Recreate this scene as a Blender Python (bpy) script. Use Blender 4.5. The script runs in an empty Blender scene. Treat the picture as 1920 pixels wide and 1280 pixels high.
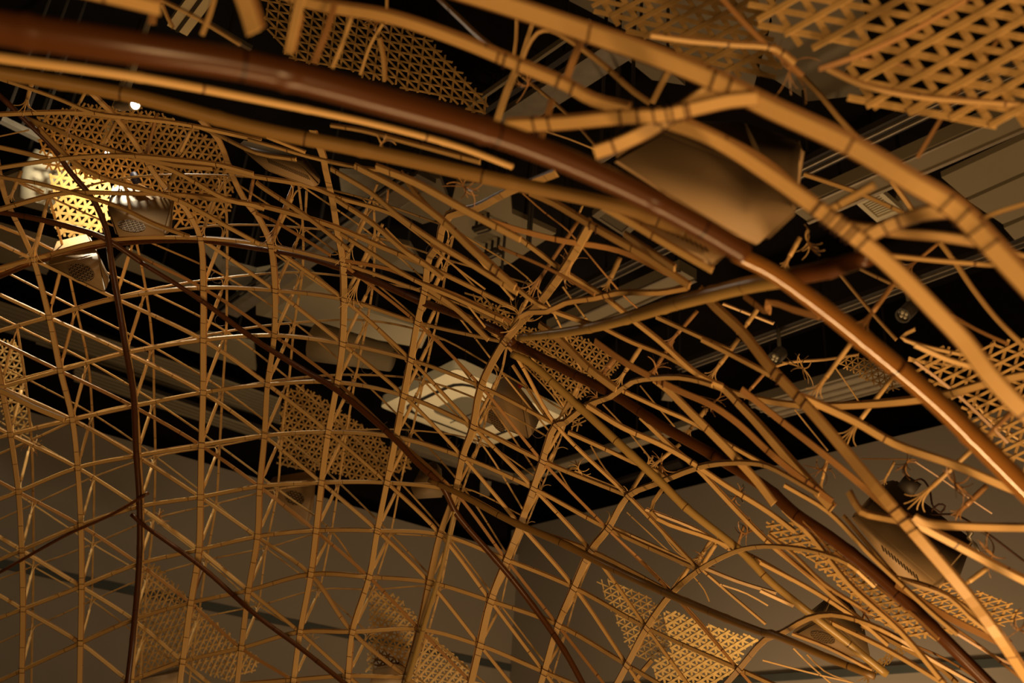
import bpy, bmesh, math, random
import numpy as np
from mathutils import Vector, Matrix
random.seed(7)
C = bpy.context.scene.collection
scene = bpy.context.scene
# ------------------------------------------------------------------ camera
F = 1867.0                      # focal length in pixels of the 1920 px frame (35 mm lens)
CX, CY = 960.0, 640.0
d2 = np.array([2500., -1125., -F]); d2 /= np.linalg.norm(d2)     # along the wall that recedes to the right
d1 = np.array([-1745., -780., -F]); d1 /= np.linalg.norm(d1)     # along the wall that recedes to the left
up = np.cross(d2, d1); up /= np.linalg.norm(up)
ex = d2; ey = np.cross(up, ex)
R = np.array([ex, ey, up])      # camera space -> world space
CAM = np.array([0., 0., 1.55])
camd = bpy.data.cameras.new('camera'); cam = bpy.data.objects.new('camera', camd); C.objects.link(cam)
camd.sensor_width = 36.0; camd.lens = F * 36.0 / 1920.0
camd.clip_start = .02; camd.clip_end = 100
cam.matrix_world = Matrix([list(R[0]) + [CAM[0]], list(R[1]) + [CAM[1]], list(R[2]) + [CAM[2]], [0, 0, 0, 1]])
camd.dof.use_dof = True; camd.dof.focus_distance = 4.0; camd.dof.aperture_fstop = 3.1
scene.camera = cam
scene.view_settings.view_transform = 'Standard'; scene.view_settings.look = 'None'
scene.view_settings.exposure = -0.08; scene.view_settings.gamma = 1.0
scene.cycles.max_bounces = 5; scene.cycles.diffuse_bounces = 3; scene.cycles.glossy_bounces = 2
scene.cycles.sample_clamp_indirect = 3.0; scene.cycles.sample_clamp_direct = 12.0

def W(px, py, d):
    """the point at view-axis distance d seen at a pixel"""
    c = np.array([(px - CX) / F * d, (CY - py) / F * d, -d])
    return CAM + R @ c
def on_z(px, py, z):
    r = R @ np.array([(px - CX) / F, (CY - py) / F, -1.0])
    return CAM + r * ((z - CAM[2]) / r[2])
def on_plane(px, py, axis, v):
    r = R @ np.array([(px - CX) / F, (CY - py) / F, -1.0])
    return CAM + r * ((v - CAM[axis]) / r[axis])
def cam_dir(x, y, z):
    return R @ np.array([x, y, z], float)

# ------------------------------------------------------------------ light
world = bpy.data.worlds.new('world'); scene.world = world; world.use_nodes = True
world.node_tree.nodes['Background'].inputs[0].default_value = (1, .62, .33, 1)
world.node_tree.nodes['Background'].inputs[1].default_value = .012
def lamp(name, kind, loc, target, power, color, **kw):
    l = bpy.data.lights.new(name, kind); l.energy = power; l.color = color
    for k, v in kw.items(): setattr(l, k, v)
    o = bpy.data.objects.new(name, l); C.objects.link(o)
    o.location = loc
    o.rotation_euler = (Vector(target) - Vector(loc)).to_track_quat('-Z', 'Y').to_euler()
    return o
WARM = (1.0, .60, .25)
# a long floor light below the near strips, parallel to the glossy pole
Q0, Q1 = CAM + cam_dir(.15, -1.95, -.75), CAM + cam_dir(1.40, -2.28, -1.55)
def bar_light(name, a, b, target, wid, power, color):
    l = bpy.data.lights.new(name, 'AREA'); l.shape = 'RECTANGLE'; l.size = float(np.linalg.norm(b - a)); l.size_y = wid; l.energy = power; l.color = color
    o = bpy.data.objects.new(name, l); C.objects.link(o)
    x = Vector(b - a).normalized(); z = -(Vector(target) - Vector((a + b) / 2)).normalized(); y = z.cross(x).normalized(); z = x.cross(y)
    c = (a + b) / 2
    o.matrix_world = Matrix([[x[k], y[k], z[k], c[k]] for k in range(3)] + [[0, 0, 0, 1]])
bar_light('warm_floor_bar_light', Q0, Q1, W(1000, 450, 3.0), .14, 62, WARM)
REAR = CAM + cam_dir(1.1, -.7, 1.7)
lamp('warm_rear_light', 'AREA', tuple(REAR), tuple(W(1250, 560, 3.0)), 60, WARM, shape='DISK', size=.5)
FILL = CAM + cam_dir(-1.6, -.4, .8)
lamp('warm_left_floor_light', 'AREA', tuple(FILL), tuple(W(600, 700, 4.5)), 5, WARM, shape='DISK', size=.5)
_u = on_z(885, 765, 5.75)
lamp('hall_uplight', 'SPOT', (_u[0] * .82, _u[1] * .82, .4), (_u[0] * .95, _u[1] * .95, 6), 480, (1, .76, .46), spot_size=.62, spot_blend=.9, shadow_soft_size=.3)
lamp('hall_glow', 'AREA', tuple(_u * np.array([.62, .62, 0]) + np.array([0, 0, .4])), tuple(_u * .8 + np.array([.5, 0, 2])), 24, (1, .74, .44), shape='DISK', size=1.0)
# the bare bright spotlight upper left: lights the near woven panel and the back of the lattice
_l = W(222, 262, 5.95)
lamp('ceiling_spot_light', 'SPOT', tuple(_l), tuple(_l + np.array([0, 0, -1.]) + cam_dir(.0, 0, .25)), 190, (1, .84, .56), spot_size=1.75, spot_blend=.5, shadow_soft_size=.03)
lamp('panel_spot_light', 'SPOT', tuple(W(170, 312, 5.98)), tuple(W(152, 385, 6.5)), 105, (1, .84, .56), spot_size=2.6, spot_blend=.5, shadow_soft_size=.03)
lamp('glare_spot_light', 'SPOT', tuple(W(262, 200, 4.9)), tuple(W(330, 420, 4.4)), 16, (1, .84, .6), spot_size=2.2, spot_blend=.9, shadow_soft_size=.03)
_w = on_plane(1620, 1090, 0, 12.0)
lamp('low_panel_spot_light', 'SPOT', tuple(W(1560, 1290, 4.0) + np.array([0, 0, -.1])), tuple(W(1290, 1180, 4.95)), 34, (1, .78, .42), spot_size=.75, spot_blend=.6, shadow_soft_size=.03)
lamp('wall_wash_light', 'AREA', tuple(CAM + (W(1500, 1100, 9.0) - CAM) * np.array([1, 1, 0]) + np.array([0, 0, -1.2])), tuple(W(1620, 1050, 12.5)), 165, (1, .68, .36), shape='DISK', size=.8)

# ------------------------------------------------------------------ materials
def mat(name, col, rough=.6, metal=0., spec=.5, emit=None, noise=None, bamboo=False, edge=False):
    m = bpy.data.materials.new(name); m.use_nodes = True
    nt = m.node_tree; b = nt.nodes['Principled BSDF']
    b.inputs['Base Color'].default_value = (*col, 1); b.inputs['Roughness'].default_value = rough
    b.inputs['Metallic'].default_value = metal; b.inputs['Specular IOR Level'].default_value = spec
    if emit:
        b.inputs['Emission Color'].default_value = (*emit[0], 1); b.inputs['Emission Strength'].default_value = emit[1]
    L = nt.links.new
    if bamboo:
        uv = nt.nodes.new('ShaderNodeUVMap')
        sep = nt.nodes.new('ShaderNodeSeparateXYZ'); L(uv.outputs[0], sep.inputs[0])
        mp = nt.nodes.new('ShaderNodeMapping'); mp.inputs['Scale'].default_value = (2.5, 60, 1); L(uv.outputs[0], mp.inputs[0])
        n = nt.nodes.new('ShaderNodeTexNoise'); n.inputs['Scale'].default_value = 1.6; L(mp.outputs[0], n.inputs[0])
        n2 = nt.nodes.new('ShaderNodeTexNoise'); n2.inputs['Scale'].default_value = 3.0
        obj = nt.nodes.new('ShaderNodeTexCoord'); L(obj.outputs['Object'], n2.inputs[0])
        oi = nt.nodes.new('ShaderNodeObjectInfo')
        a = nt.nodes.new('ShaderNodeMath'); a.operation = 'MULTIPLY_ADD'; a.inputs[1].default_value = .5; L(n.outputs[0], a.inputs[0])
        L(oi.outputs['Random'], a.inputs[2])
        s = nt.nodes.new('ShaderNodeMath'); s.operation = 'MULTIPLY_ADD'; s.inputs[1].default_value = .6; L(n2.outputs[0], s.inputs[0]); L(a.outputs[0], s.inputs[2])
        ramp = nt.nodes.new('ShaderNodeValToRGB'); L(s.outputs[0], ramp.inputs[0])
        e = ramp.color_ramp.elements
        e[0].position = .3; e[0].color = (col[0] * .72, col[1] * .66, col[2] * .6, 1)
        e[1].position = 1.6 if False else 1.0; e[1].color = (min(1, col[0] * 1.2), col[1] * 1.22, col[2] * 1.25, 1)
        # dark ring where the cane has a joint
        fr = nt.nodes.new('ShaderNodeMath'); fr.operation = 'MULTIPLY_ADD'; fr.inputs[1].default_value = bamboo
        L(sep.outputs[0], fr.inputs[0]); L(oi.outputs['Random'], fr.inputs[2])
        f2 = nt.nodes.new('ShaderNodeMath'); f2.operation = 'FRACT'; L(fr.outputs[0], f2.inputs[0])
        gt = nt.nodes.new('ShaderNodeMath'); gt.operation = 'GREATER_THAN'; gt.inputs[1].default_value = .989; L(f2.outputs[0], gt.inputs[0])
        ge = nt.nodes.new('ShaderNodeMath'); ge.operation = 'GREATER_THAN'; ge.inputs[1].default_value = .905 if edge else 9; L(sep.outputs[1], ge.inputs[0])  # edge: dark band along one side of the strip
        mxx = nt.nodes.new('ShaderNodeMath'); mxx.operation = 'MAXIMUM'; L(gt.outputs[0], mxx.inputs[0]); L(ge.outputs[0], mxx.inputs[1]); gt = mxx
        mx = nt.nodes.new('ShaderNodeMix'); mx.data_type = 'RGBA'; L(gt.outputs[0], mx.inputs[0]); L(ramp.outputs[0], mx.inputs[6])
        mx.inputs[7].default_value = (col[0] * .28, col[1] * .2, col[2] * .15, 1)
        L(mx.outputs[2], b.inputs['Base Color'])
    elif noise:
        tc = nt.nodes.new('ShaderNodeTexCoord'); n = nt.nodes.new('ShaderNodeTexNoise'); n.inputs['Scale'].default_value = noise[0]
        n.inputs['Detail'].default_value = 5
        L(tc.outputs['Object'], n.inputs[0])
        ramp = nt.nodes.new('ShaderNodeValToRGB'); L(n.outputs[0], ramp.inputs[0])
        k = noise[1]
        ramp.color_ramp.elements[0].position = .3; ramp.color_ramp.elements[0].color = (col[0] * (1 - k), col[1] * (1 - k), col[2] * (1 - k), 1)
        ramp.color_ramp.elements[1].position = .7; ramp.color_ramp.elements[1].color = (col[0] * (1 + k), col[1] * (1 + k), col[2] * (1 + k), 1)
        L(ramp.outputs[0], b.inputs['Base Color'])
    return m
BAM = mat('split_bamboo', (.55, .335, .12), .45, spec=.45, bamboo=2.6, edge=True)
BAMD = mat('split_bamboo_dark', (.36, .18, .06), .4, spec=.5, bamboo=2.6)
POLE = mat('smoked_bamboo_pole', (.075, .025, .006), .30, spec=.35, bamboo=3.2)
TAN = mat('green_tan_bamboo_pole', (.34, .21, .06), .32, spec=.6, bamboo=3.2)
BRIGHTP = mat('polished_bamboo_pole', (.22, .09, .018), .09, spec=1.0, bamboo=1.6)
WEAVE = mat('woven_bamboo_slats', (.62, .38, .13), .55, spec=.3, noise=(30, .12))
CORD = mat('dark_cord', (.06, .02, .008), .7)
WIRE = mat('thin_wire', (.16, .10, .07), .5)
BOX = mat('painted_speaker_box', (.38, .25, .125), .55, spec=.35, noise=(6, .05))  # beige lowered because the boxes hang in shadow
HOLE = mat('speaker_grille_hole', (.02, .013, .009), .8)
BLACK = mat('black_ceiling_paint', (.006, .004, .003), .9, spec=.1, noise=(1.5, .3))
DARK = mat('dark_steel', (.03, .022, .016), .6, noise=(3, .2))
WALLM = mat('wall_paint', (.28, .235, .185), .85, spec=.2, noise=(.8, .04))  # paint darkened to bring down the too brightly lit left wall
GREY = mat('grey_ceiling_board', (.26, .215, .15), .8, spec=.2, noise=(1.2, .10))
OLIVE = mat('olive_ceiling_board', (.34, .28, .18), .8, spec=.2, noise=(1.2, .06))  # albedo raised to show ceiling light the weak uplight doesn't give
STEEL = mat('galvanised_steel', (.42, .36, .28), .38, metal=.7, noise=(8, .15))
WHITE = mat('off_white_plastic', (.80, .70, .48), .5, noise=(4, .04))
LAMPM = mat('lamp_housing_grey', (.30, .26, .20), .45)
GLASS = mat('lamp_reflector', (.55, .5, .4), .15, metal=.9)
GLOW = mat('lit_lamp_face', (1, 1, 1), .5, emit=((1, .95, 1), 60))
PINK = mat('pinkish_lamp_shade', (.25, .13, .10), .4)
NAVY = mat('navy_cable_sleeve', (.02, .02, .06), .6)
REDM = mat('red_cap', (.35, .02, .02), .5)

# ------------------------------------------------------------------ mesh helpers
def mesh_obj(name, verts, faces, m, parent=None, uvs=None, smooth=False):
    me = bpy.data.meshes.new(name)
    me.from_pydata([tuple(v) for v in verts], [], faces)
    if uvs is not None:
        uvl = me.uv_layers.new(name='UVMap')
        li = np.zeros(len(me.loops), dtype=np.int32); me.loops.foreach_get('vertex_index', li)
        uvl.data.foreach_set('uv', np.asarray(uvs, dtype=np.float32)[li].ravel())
    if smooth: me.shade_smooth()
    me.materials.append(m)
    o = bpy.data.objects.new(name, me); C.objects.link(o)
    if parent is not None: o.parent = parent
    return o
def tag(o, label=None, cat=None, group=None, kind=None):
    if label: o['label'] = label
    if cat: o['category'] = cat
    if group: o['group'] = group
    if kind: o['kind'] = kind
    return o
class MB:
    def __init__(s): s.v = []; s.f = []; s.uv = []
    def add(s, v, f, uv=None):
        n = len(s.v); s.v += [tuple(x) for x in v]; s.f += [tuple(i + n for i in q) for q in f]
        s.uv += list(uv) if uv is not None else [(0.5, 0.5)] * len(v)
        return s
    def build(s, name, m, parent=None, smooth=False):
        return mesh_obj(name, s.v, s.f, m, parent, s.uv, smooth)
def nrm(v):
    n = np.linalg.norm(v); return v / n if n > 1e-9 else v
def tangents(P):
    P = np.asarray(P); T = np.gradient(P, axis=0)
    return T / np.maximum(np.linalg.norm(T, axis=1, keepdims=True), 1e-9)
def ribbon_data(P, N, w, t):
    """a flat slat: P centre line, N face normals, w widths, t thickness"""
    P = np.asarray(P); T = tangents(P); n = len(P)
    w = np.broadcast_to(w, (n,)); s = np.r_[0, np.cumsum(np.linalg.norm(np.diff(P, axis=0), axis=1))]
    V = []; UV = []
    for i in range(n):
        b = nrm(np.cross(T[i], N[i])); k = nrm(np.cross(b, T[i]))
        h = w[i] / 2
        V += [P[i] - b * h - k * t * .3, P[i] - b * h * .86 + k * t * .5, P[i] + b * h * .74 + k * t * .5, P[i] + b * h - k * t * .3, P[i] - k * t * .5]
        UV += [(s[i], 0), (s[i], .1), (s[i], .9), (s[i], 1), (s[i], .5)]
    Fc = []
    for i in range(n - 1):
        for j in range(5):
            a = i * 5 + j; c = i * 5 + (j + 1) % 5
            Fc.append((a, c, c + 5, a + 5))
    Fc.append((4, 3, 2, 1, 0)); e = (n - 1) * 5; Fc.append((e, e + 1, e + 2, e + 3, e + 4))
    return V, Fc, UV
def tube_data(P, r, seg=14, joint=None):
    P = np.asarray(P, float); T = tangents(P); n = len(P)
    r = np.array(np.broadcast_to(r, (n,)), float)
    s = np.r_[0, np.cumsum(np.linalg.norm(np.diff(P, axis=0), axis=1))]
    ref = np.array([0.13, .29, .95])
    V = []; UV = []
    for i in range(n):
        a = nrm(np.cross(T[i], ref)); b = np.cross(T[i], a)
        for j in range(seg):
            q = 2 * math.pi * j / seg
            V.append(P[i] + (a * math.cos(q) + b * math.sin(q)) * r[i]); UV.append((s[i], j / seg))
    Fc = []
    for i in range(n - 1):
        for j in range(seg):
            a = i * seg + j; c = i * seg + (j + 1) % seg
            Fc.append((a, a + seg, c + seg, c))
    Fc.append(tuple(range(seg))); e = (n - 1) * seg; Fc.append(tuple(range(e + seg - 1, e - 1, -1)))
    return V, Fc, UV
def catmull(A, step=24.0):
    """resample control rows (x, y, ...) as a smooth curve"""
    A = np.asarray(A, float)
    if len(A) == 2:
        n = max(2, int(np.linalg.norm(A[1, :2] - A[0, :2]) / step) + 1)
        t = np.linspace(0, 1, n)[:, None]; return A[0] * (1 - t) + A[1] * t
    E = np.vstack([2 * A[0] - A[1], A, 2 * A[-1] - A[-2]])
    out = []
    for i in range(1, len(E) - 2):
        p0, p1, p2, p3 = E[i - 1], E[i], E[i + 1], E[i + 2]
        l0, l1, l2 = [max(np.linalg.norm(a[:2] - b[:2]), 1e-3) ** .5 for a, b in ((p1, p0), (p2, p1), (p3, p2))]
        m1 = (p2 - p1) + l1 * ((p1 - p0) / l0 - (p2 - p0) / (l0 + l1))
        m2 = (p2 - p1) + l1 * ((p3 - p2) / l2 - (p3 - p1) / (l1 + l2))
        n = max(2, int(l1 * l1 / step) + 1)
        for t in np.linspace(0, 1, n, endpoint=False):
            h = 2 * t ** 3 - 3 * t ** 2
            out.append((h + 1) * p1 + (t ** 3 - 2 * t ** 2 + t) * m1 - h * p2 + (t ** 3 - t ** 2) * m2)
    out.append(A[-1]); return np.array(out)
def box_data(c, x, y, z):
    c, x, y, z = map(np.asarray, (c, x, y, z))
    V = [c + sx * x + sy * y + sz * z for sz in (-.5, .5) for sy in (-.5, .5) for sx in (-.5, .5)]
    return V, [(0, 2, 3, 1), (4, 5, 7, 6), (0, 1, 5, 4), (2, 6, 7, 3), (0, 4, 6, 2), (1, 3, 7, 5)]
def prism_data(A, B):
    n = len(A); V = list(A) + list(B)
    Fc = [tuple(range(n - 1, -1, -1)), tuple(range(n, 2 * n))] + [(i, (i + 1) % n, n + (i + 1) % n, n + i) for i in range(n)]
    return V, Fc

# ------------------------------------------------------------------ the shell surface (distance of the front lattice)
CP = np.array([
 (-80,1350,6.2),(0,1000,5.9),(0,700,5.6),(0,350,4.7),(0,150,3.9),(200,900,5.8),(250,500,5.1),(250,300,4.4),(450,1300,5.6),(500,900,5.5),
 (500,620,5.1),(480,350,4.2),(480,240,3.5),(700,1300,5.2),(750,900,4.8),(780,600,4.2),(750,380,3.4),(700,260,2.8),(950,1280,4.9),(900,760,4.1),(945,640,3.6),
 (950,450,2.9),(950,330,2.4),(1050,1170,4.6),(1100,1000,4.2),(1050,800,3.7),(1200,1250,4.1),(1180,930,3.7),(1300,1060,3.5),(1250,750,2.8),(1200,500,2.2),
 (1440,1200,3.1),(1440,900,2.5),(1500,750,2.1),(1600,1180,2.7),(1700,960,1.95),(1900,1250,2.4),(1900,800,1.55),(1500,500,1.7),(1900,400,1.35),
 (1300,200,1.5),(1600,200,1.4),(1920,100,1.3),(960,200,1.9),(700,100,2.2),(300,100,3.2),(1100,20,1.5)], float)
def _phi(r): return np.sqrt(r * r + .35 ** 2)
_X = CP[:, :2] / 400.0
_A = np.zeros((len(CP) + 3,) * 2); _D = np.linalg.norm(_X[:, None] - _X[None], axis=2)
_A[:len(CP), :len(CP)] = _phi(_D) - .0 + np.eye(len(CP)) * -.12
_P = np.c_[np.ones(len(CP)), _X]; _A[:len(CP), len(CP):] = _P; _A[len(CP):, :len(CP)] = _P.T
_S = np.linalg.solve(_A, np.r_[CP[:, 2], 0, 0, 0])
def D(x, y):
    q = np.array([x, y]) / 400.0
    r = np.linalg.norm(_X - q, axis=1)
    return float(max(.8, _phi(r) @ _S[:len(CP)] + _S[-3] + _S[-2] * q[0] + _S[-1] * q[1]))
def surf_normal(x, y, d=None):
    a = W(x + 12, y, D(x + 12, y)) - W(x - 12, y, D(x - 12, y)); b = W(x, y + 12, D(x, y + 12)) - W(x, y - 12, D(x, y - 12))
    n = nrm(np.cross(a, b)); v = nrm(CAM - W(x, y, 3.0))
    if n @ v < 0: n = -n
    return nrm(n * .45 + v * .75)

# ------------------------------------------------------------------ labels by place
LAND = []   # (x, y, words) things one can find
def ends_words(x, y):
    c = 'far left edge' if x < 60 else 'left edge' if x < 250 else 'left middle' if x < 620 else 'centre' if x < 1100 else 'right middle' if x < 1500 else 'right side' if x < 1820 else 'right edge'
    r = 'top' if y < 130 else 'upper' if y < 420 else 'mid' if y < 760 else 'lower' if y < 1080 else 'bottom'
    return r + ' ' + c
USED = {}
def place_label(P, what):
    (x0, y0), (x1, y1) = P[0][:2], P[-1][:2]
    if x1 < x0 - 30: x0, y0, x1, y1 = x1, y1, x0, y0
    mid = P[len(P) // 2][:2]
    steep = abs(y1 - y0) > 1.5 * abs(x1 - x0)
    way = 'running upright' if steep and abs(x1-x0) < .35*abs(y1-y0) else 'leaning steeply' if steep else 'sloping down rightward' if y1 > y0 + .2 * abs(x1 - x0) else 'rising rightward' if y1 < y0 - .2 * abs(x1 - x0) else 'lying nearly level'
    a, b = ends_words(x0, y0), ends_words(x1, y1)
    where = f'at the {a}' if a == b else f'from {a} to {b}'
    lab = f'{what} {way} {where}'
    alts = [lab]
    near = sorted(LAND, key=lambda q: math.hypot(q[0] - mid[0], q[1] - mid[1]))[:6]
    for q in near:
        dx, dy = mid[0] - q[0], mid[1] - q[1]
        rel = ('right of' if dx > 0 else 'left of') if abs(dx) > abs(dy) else ('below' if dy > 0 else 'above')
        alts.append(f'{what} {way}, {rel} {q[2]}')
        alts.append(f'{what} {where}, {rel} {q[2]}')
    for l in alts:
        if len(l.replace('-', ' ').split()) <= 16 and l not in USED:
            USED[l] = 1; return l
    for k, w in enumerate(('second', 'third', 'fourth', 'fifth', 'sixth', 'seventh', 'eighth')):
        l = f'{w} such {what}, {near[0][2]} nearby'
        if l not in USED: USED[l] = 1; return l
    return alts[0]

# ------------------------------------------------------------------ lattice nodes (front layer), column i then row j
NODE = {}
def col(i, j0, s):
    q = list(map(float, s.split()))
    for k in range(0, len(q), 2): NODE[(i, j0 + k // 2)] = (q[k], q[k + 1])
col(0, -1, '15 385 -20 640 2 726 19 815 34 922 40 1032 42 1142 40 1257'); NODE.pop((0, 0)); NODE.pop((0, -1))
col(1, -1, '62 487 91 595 112 695 135 787 145 877 151 985 152 1100 150 1206')
col(2, -1, '197 452 217 560 236 662 250 762 255 855 260 950 260 1057 250 1162 242 1278')
col(3, -1, '375 447 380 540 380 638 380 736 377 835 375 932 372 1031 357 1130 342 1240')
col(4, -1, '507 462 515 545 514 629 501 721 495 817 486 912 482 1006 465 1107 452 1215')
col(5, -1, '643 495 645 562 642 645 632 717 615 810 602 905 592 995 582 1077 562 1185 550 1275')
col(6, -1, '795 548 782 605 770 675 757 742 742 820 725 905 707 995 692 1082 660 1185 652 1267')
col(7, 0, '945 642 902 725 887 800 867 857 853 922 825 1002 805 1092 787 1180 762 1270')
col(8, 1, '1042 797 1017 865 1000 916 975 985 950 1050 920 1127 900 1210')
col(9, 2, '1177 930 1140 992 1107 1033 1076 1102 1046 1172 1020 1260')
col(10, 3, '1310 1069 1260 1112 1212 1177 1175 1247')
col(11, 5, '1385 1255')
def back_xy(x, y):
    g = 1 - .32 * min(1, max(0, (y - 700) / 400))
    return x + (30 + .055 * min(500, max(0, x - 100))) * g, y - 118 * g * (1 - .25 * min(1, max(0, (x - 800) / 400)))
def extend(pts, lim=170):
    pts = list(pts)
    for end in (0, -1):
        x, y = pts[end][:2]
        if min(x, 1920 - x, y, 1280 - y) < lim and len(pts) > 1:
            a, b = np.array(pts[end]), np.array(pts[1 if end == 0 else -2])
            e = a + (a - b) * 1.3
            if not (0 < e[0] < 1920 and 0 < e[1] < 1280):
                pts = [tuple(e)] + pts if end == 0 else pts + [tuple(e)]
    return pts

ALL = []      # every strip: (pixel polyline with depth, width px) for the ties
def strip(name, pts, w, depth='F', off=0., m=None, what='narrow bamboo strip', group=None, label=None, cat='bamboo strip', kind='strip', ext=False, thick=.0035, step=26):
    """pts in photo pixels; w apparent width in photo pixels; depth 'F' = on the shell, else list of distances along it"""
    pts = [tuple(p) for p in pts]
    if ext: pts = extend(pts)
    def _out(p): return not (-15 < p[0] < 1935 and -15 < p[1] < 1295)
    grow = lambda a, b: tuple(np.array(a) + nrm(np.array(a, float) - np.array(b, float)) * 170)
    if kind != 'rod' and _out(pts[0]): pts = [grow(pts[0], pts[1])] + pts
    if kind != 'rod' and _out(pts[-1]): pts = pts + [grow(pts[-1], pts[-2])]
    A = np.array(pts, float)
    if not isinstance(w, (list, tuple)): w = [w]
    s = np.r_[0, np.cumsum(np.hypot(*np.diff(A, axis=0).T))]; s /= s[-1]
    wid = np.interp(s, np.linspace(0, 1, len(w)), w)
    if depth == 'F': dd = np.zeros(len(A))
    else: dd = 1 / np.interp(s, np.linspace(0, 1, len(depth)), 1 / np.array(depth, float))
    B = catmull(np.c_[A, wid, dd], step)
    if depth == 'F': B[:, 3] = [D(x, y) + off for x, y in B[:, :2]]
    else: B[:, 3] += off
    P = np.array([W(x, y, d) for x, y, _, d in B])
    o3 = P[len(P) // 2]
    width = B[:, 2] * B[:, 3] / F
    if kind == 'pole':
        s3 = np.r_[0, np.cumsum(np.linalg.norm(np.diff(P, axis=0), axis=1))]
        # refine so that joints can swell
        n = max(len(P), int(s3[-1] / .03)); q = np.linspace(0, s3[-1], n)
        P2 = np.array([np.interp(q, s3, P[:, k]) for k in range(3)]).T; rr = np.interp(q, s3, width / 2)
        gap = .24 + .05 * random.random()
        ph = random.random() * gap
        js = [ph + gap * k for k in range(int(s3[-1] / gap) + 1) if ph + gap * k < s3[-1]]
        for jx in js:
            k = int(np.argmin(abs(q - jx))); rr[k] *= 1.10
        V, Fc, UV = tube_data(P2 - o3, rr, 16)
        ob = mesh_obj(name, V, Fc, m, None, UV, True)
        # hollow end visible: keep cap; ties at joints become parts
    elif kind == 'rod':
        V, Fc, UV = tube_data(P - o3, width / 2, 8); ob = mesh_obj(name, V, Fc, m or BAM, None, UV, True)
    else:
        N = [surf_normal(x, y) for x, y in B[:, :2]]
        V, Fc, UV = ribbon_data(P - o3, N, width, min(thick, .35 * float(np.mean(width))))
        ob = mesh_obj(name, V, Fc, m or BAM, None, UV)
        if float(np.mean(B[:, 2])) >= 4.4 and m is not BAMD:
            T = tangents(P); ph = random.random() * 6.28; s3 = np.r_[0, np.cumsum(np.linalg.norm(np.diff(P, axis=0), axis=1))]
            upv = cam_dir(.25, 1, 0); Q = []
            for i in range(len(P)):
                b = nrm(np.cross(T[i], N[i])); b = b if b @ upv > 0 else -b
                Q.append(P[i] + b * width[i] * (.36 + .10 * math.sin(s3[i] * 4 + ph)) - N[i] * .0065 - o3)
            V2, F2, U2 = ribbon_data(Q, N, width * .5, .0025); mesh_obj('dark_edge_slat', V2, F2, BAMD, ob, U2)  # extra darker slat, offset along the strip's upper edge
    ob.location = o3
    tag(ob, label or place_label([p for p in B[:, :2] if -20 < p[0] < 1940 and -20 < p[1] < 1300] or list(B[:, :2]), what), cat, group)
    ALL.append((ob, B, kind))
    return ob

def px(s):
    """'ox,oy: x y x y / ox,oy: ...' with coordinates in quarter pixels from a corner; 'g:' for whole pixels"""
    out = []
    for seg in s.split('/'):
        o, c = seg.split(':'); q = list(map(float, c.split()))
        if o.strip() == 'g': out += [(q[k], q[k + 1]) for k in range(0, len(q), 2)]
        else:
            a, b = map(float, o.split(',')); out += [(a + q[k] / 4, b + q[k + 1] / 4) for k in range(0, len(q), 2)]
    return out
def off_obj(name, P3, data, m, parent=None, smooth=False):
    o = mesh_obj(name, [np.asarray(v) - P3 for v in data[0]], data[1], m, parent, data[2] if len(data) > 2 else None, smooth)
    if parent is None: o.location = P3
    return o

# ------------------------------------------------------------------ the room
XR = float(on_z(975, 990, 1.55 + 4.2)[0]); _c = on_z(975, 990, 1.55 + 4.2); YL = float(_c[1])
ZR = 5.75
ZL = float(on_plane(975, 1040, 1, YL)[2])
def quad(name, pts, m, kind='structure', flip=False):
    o = mesh_obj(name, pts, [tuple(range(len(pts)))], m); tag(o, kind=kind); return o
def slab(name, lo, hi, m, kind='structure', parent=None):
    lo, hi = np.array(lo, float), np.array(hi, float)
    V, Fc = box_data((lo + hi) / 2, [hi[0] - lo[0], 0, 0], [0, hi[1] - lo[1], 0], [0, 0, hi[2] - lo[2]])
    o = mesh_obj(name, V, Fc, m, parent); tag(o, kind=kind) if kind else None; return o
ZC = 7.6
slab('floor', (-8, -6, -.1), (XR + .2, YL + .2, 0), mat('dark_wood_floor', (.16, .10, .06), .4, noise=(2, .2)))
slab('wall_right', (XR, -6, 0), (XR + .2, YL + .2, ZR), WALLM)
slab('wall_left', (-8, YL, 0), (XR, YL + .2, ZL), WALLM)
slab('wall_right_upper', (XR + .35, -6, ZR), (XR + .5, YL + .5, ZC), BLACK)
slab('wall_left_upper', (-8, YL + .35, ZL), (XR + .5, YL + .5, ZC), BLACK)
slab('wall_left_upper', (-8, YL + .2, ZL - .05), (XR + .5, YL + .4, ZL), BLACK)
slab('ceiling', (-8, -6, ZC), (XR + .5, YL + .5, ZC + .1), BLACK)
# picture rails: a thin dark groove line on each wall
zl = [float(on_plane(x, y, 1, YL)[2]) for x, y in ((0, 1056), (480, 1155))]; zr = [float(on_plane(x, y, 0, XR)[2]) for x, y in ((1590, 1261), (1890, 1242))]
railm = mat('grey_picture_rail', (.05, .055, .05), .7, noise=(3, .1))  # base grey pulled down to cancel the wall wash on the rail
zlm, zrm = sum(zl) / 2, sum(zr) / 2
slab('trim_1', (-8, YL - .03, zlm - .045), (XR, YL - .001, zlm + .045), railm)
slab('trim_2', (XR - .03, -6, zrm - .04), (XR - .001, YL, zrm + .04), railm)

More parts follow.
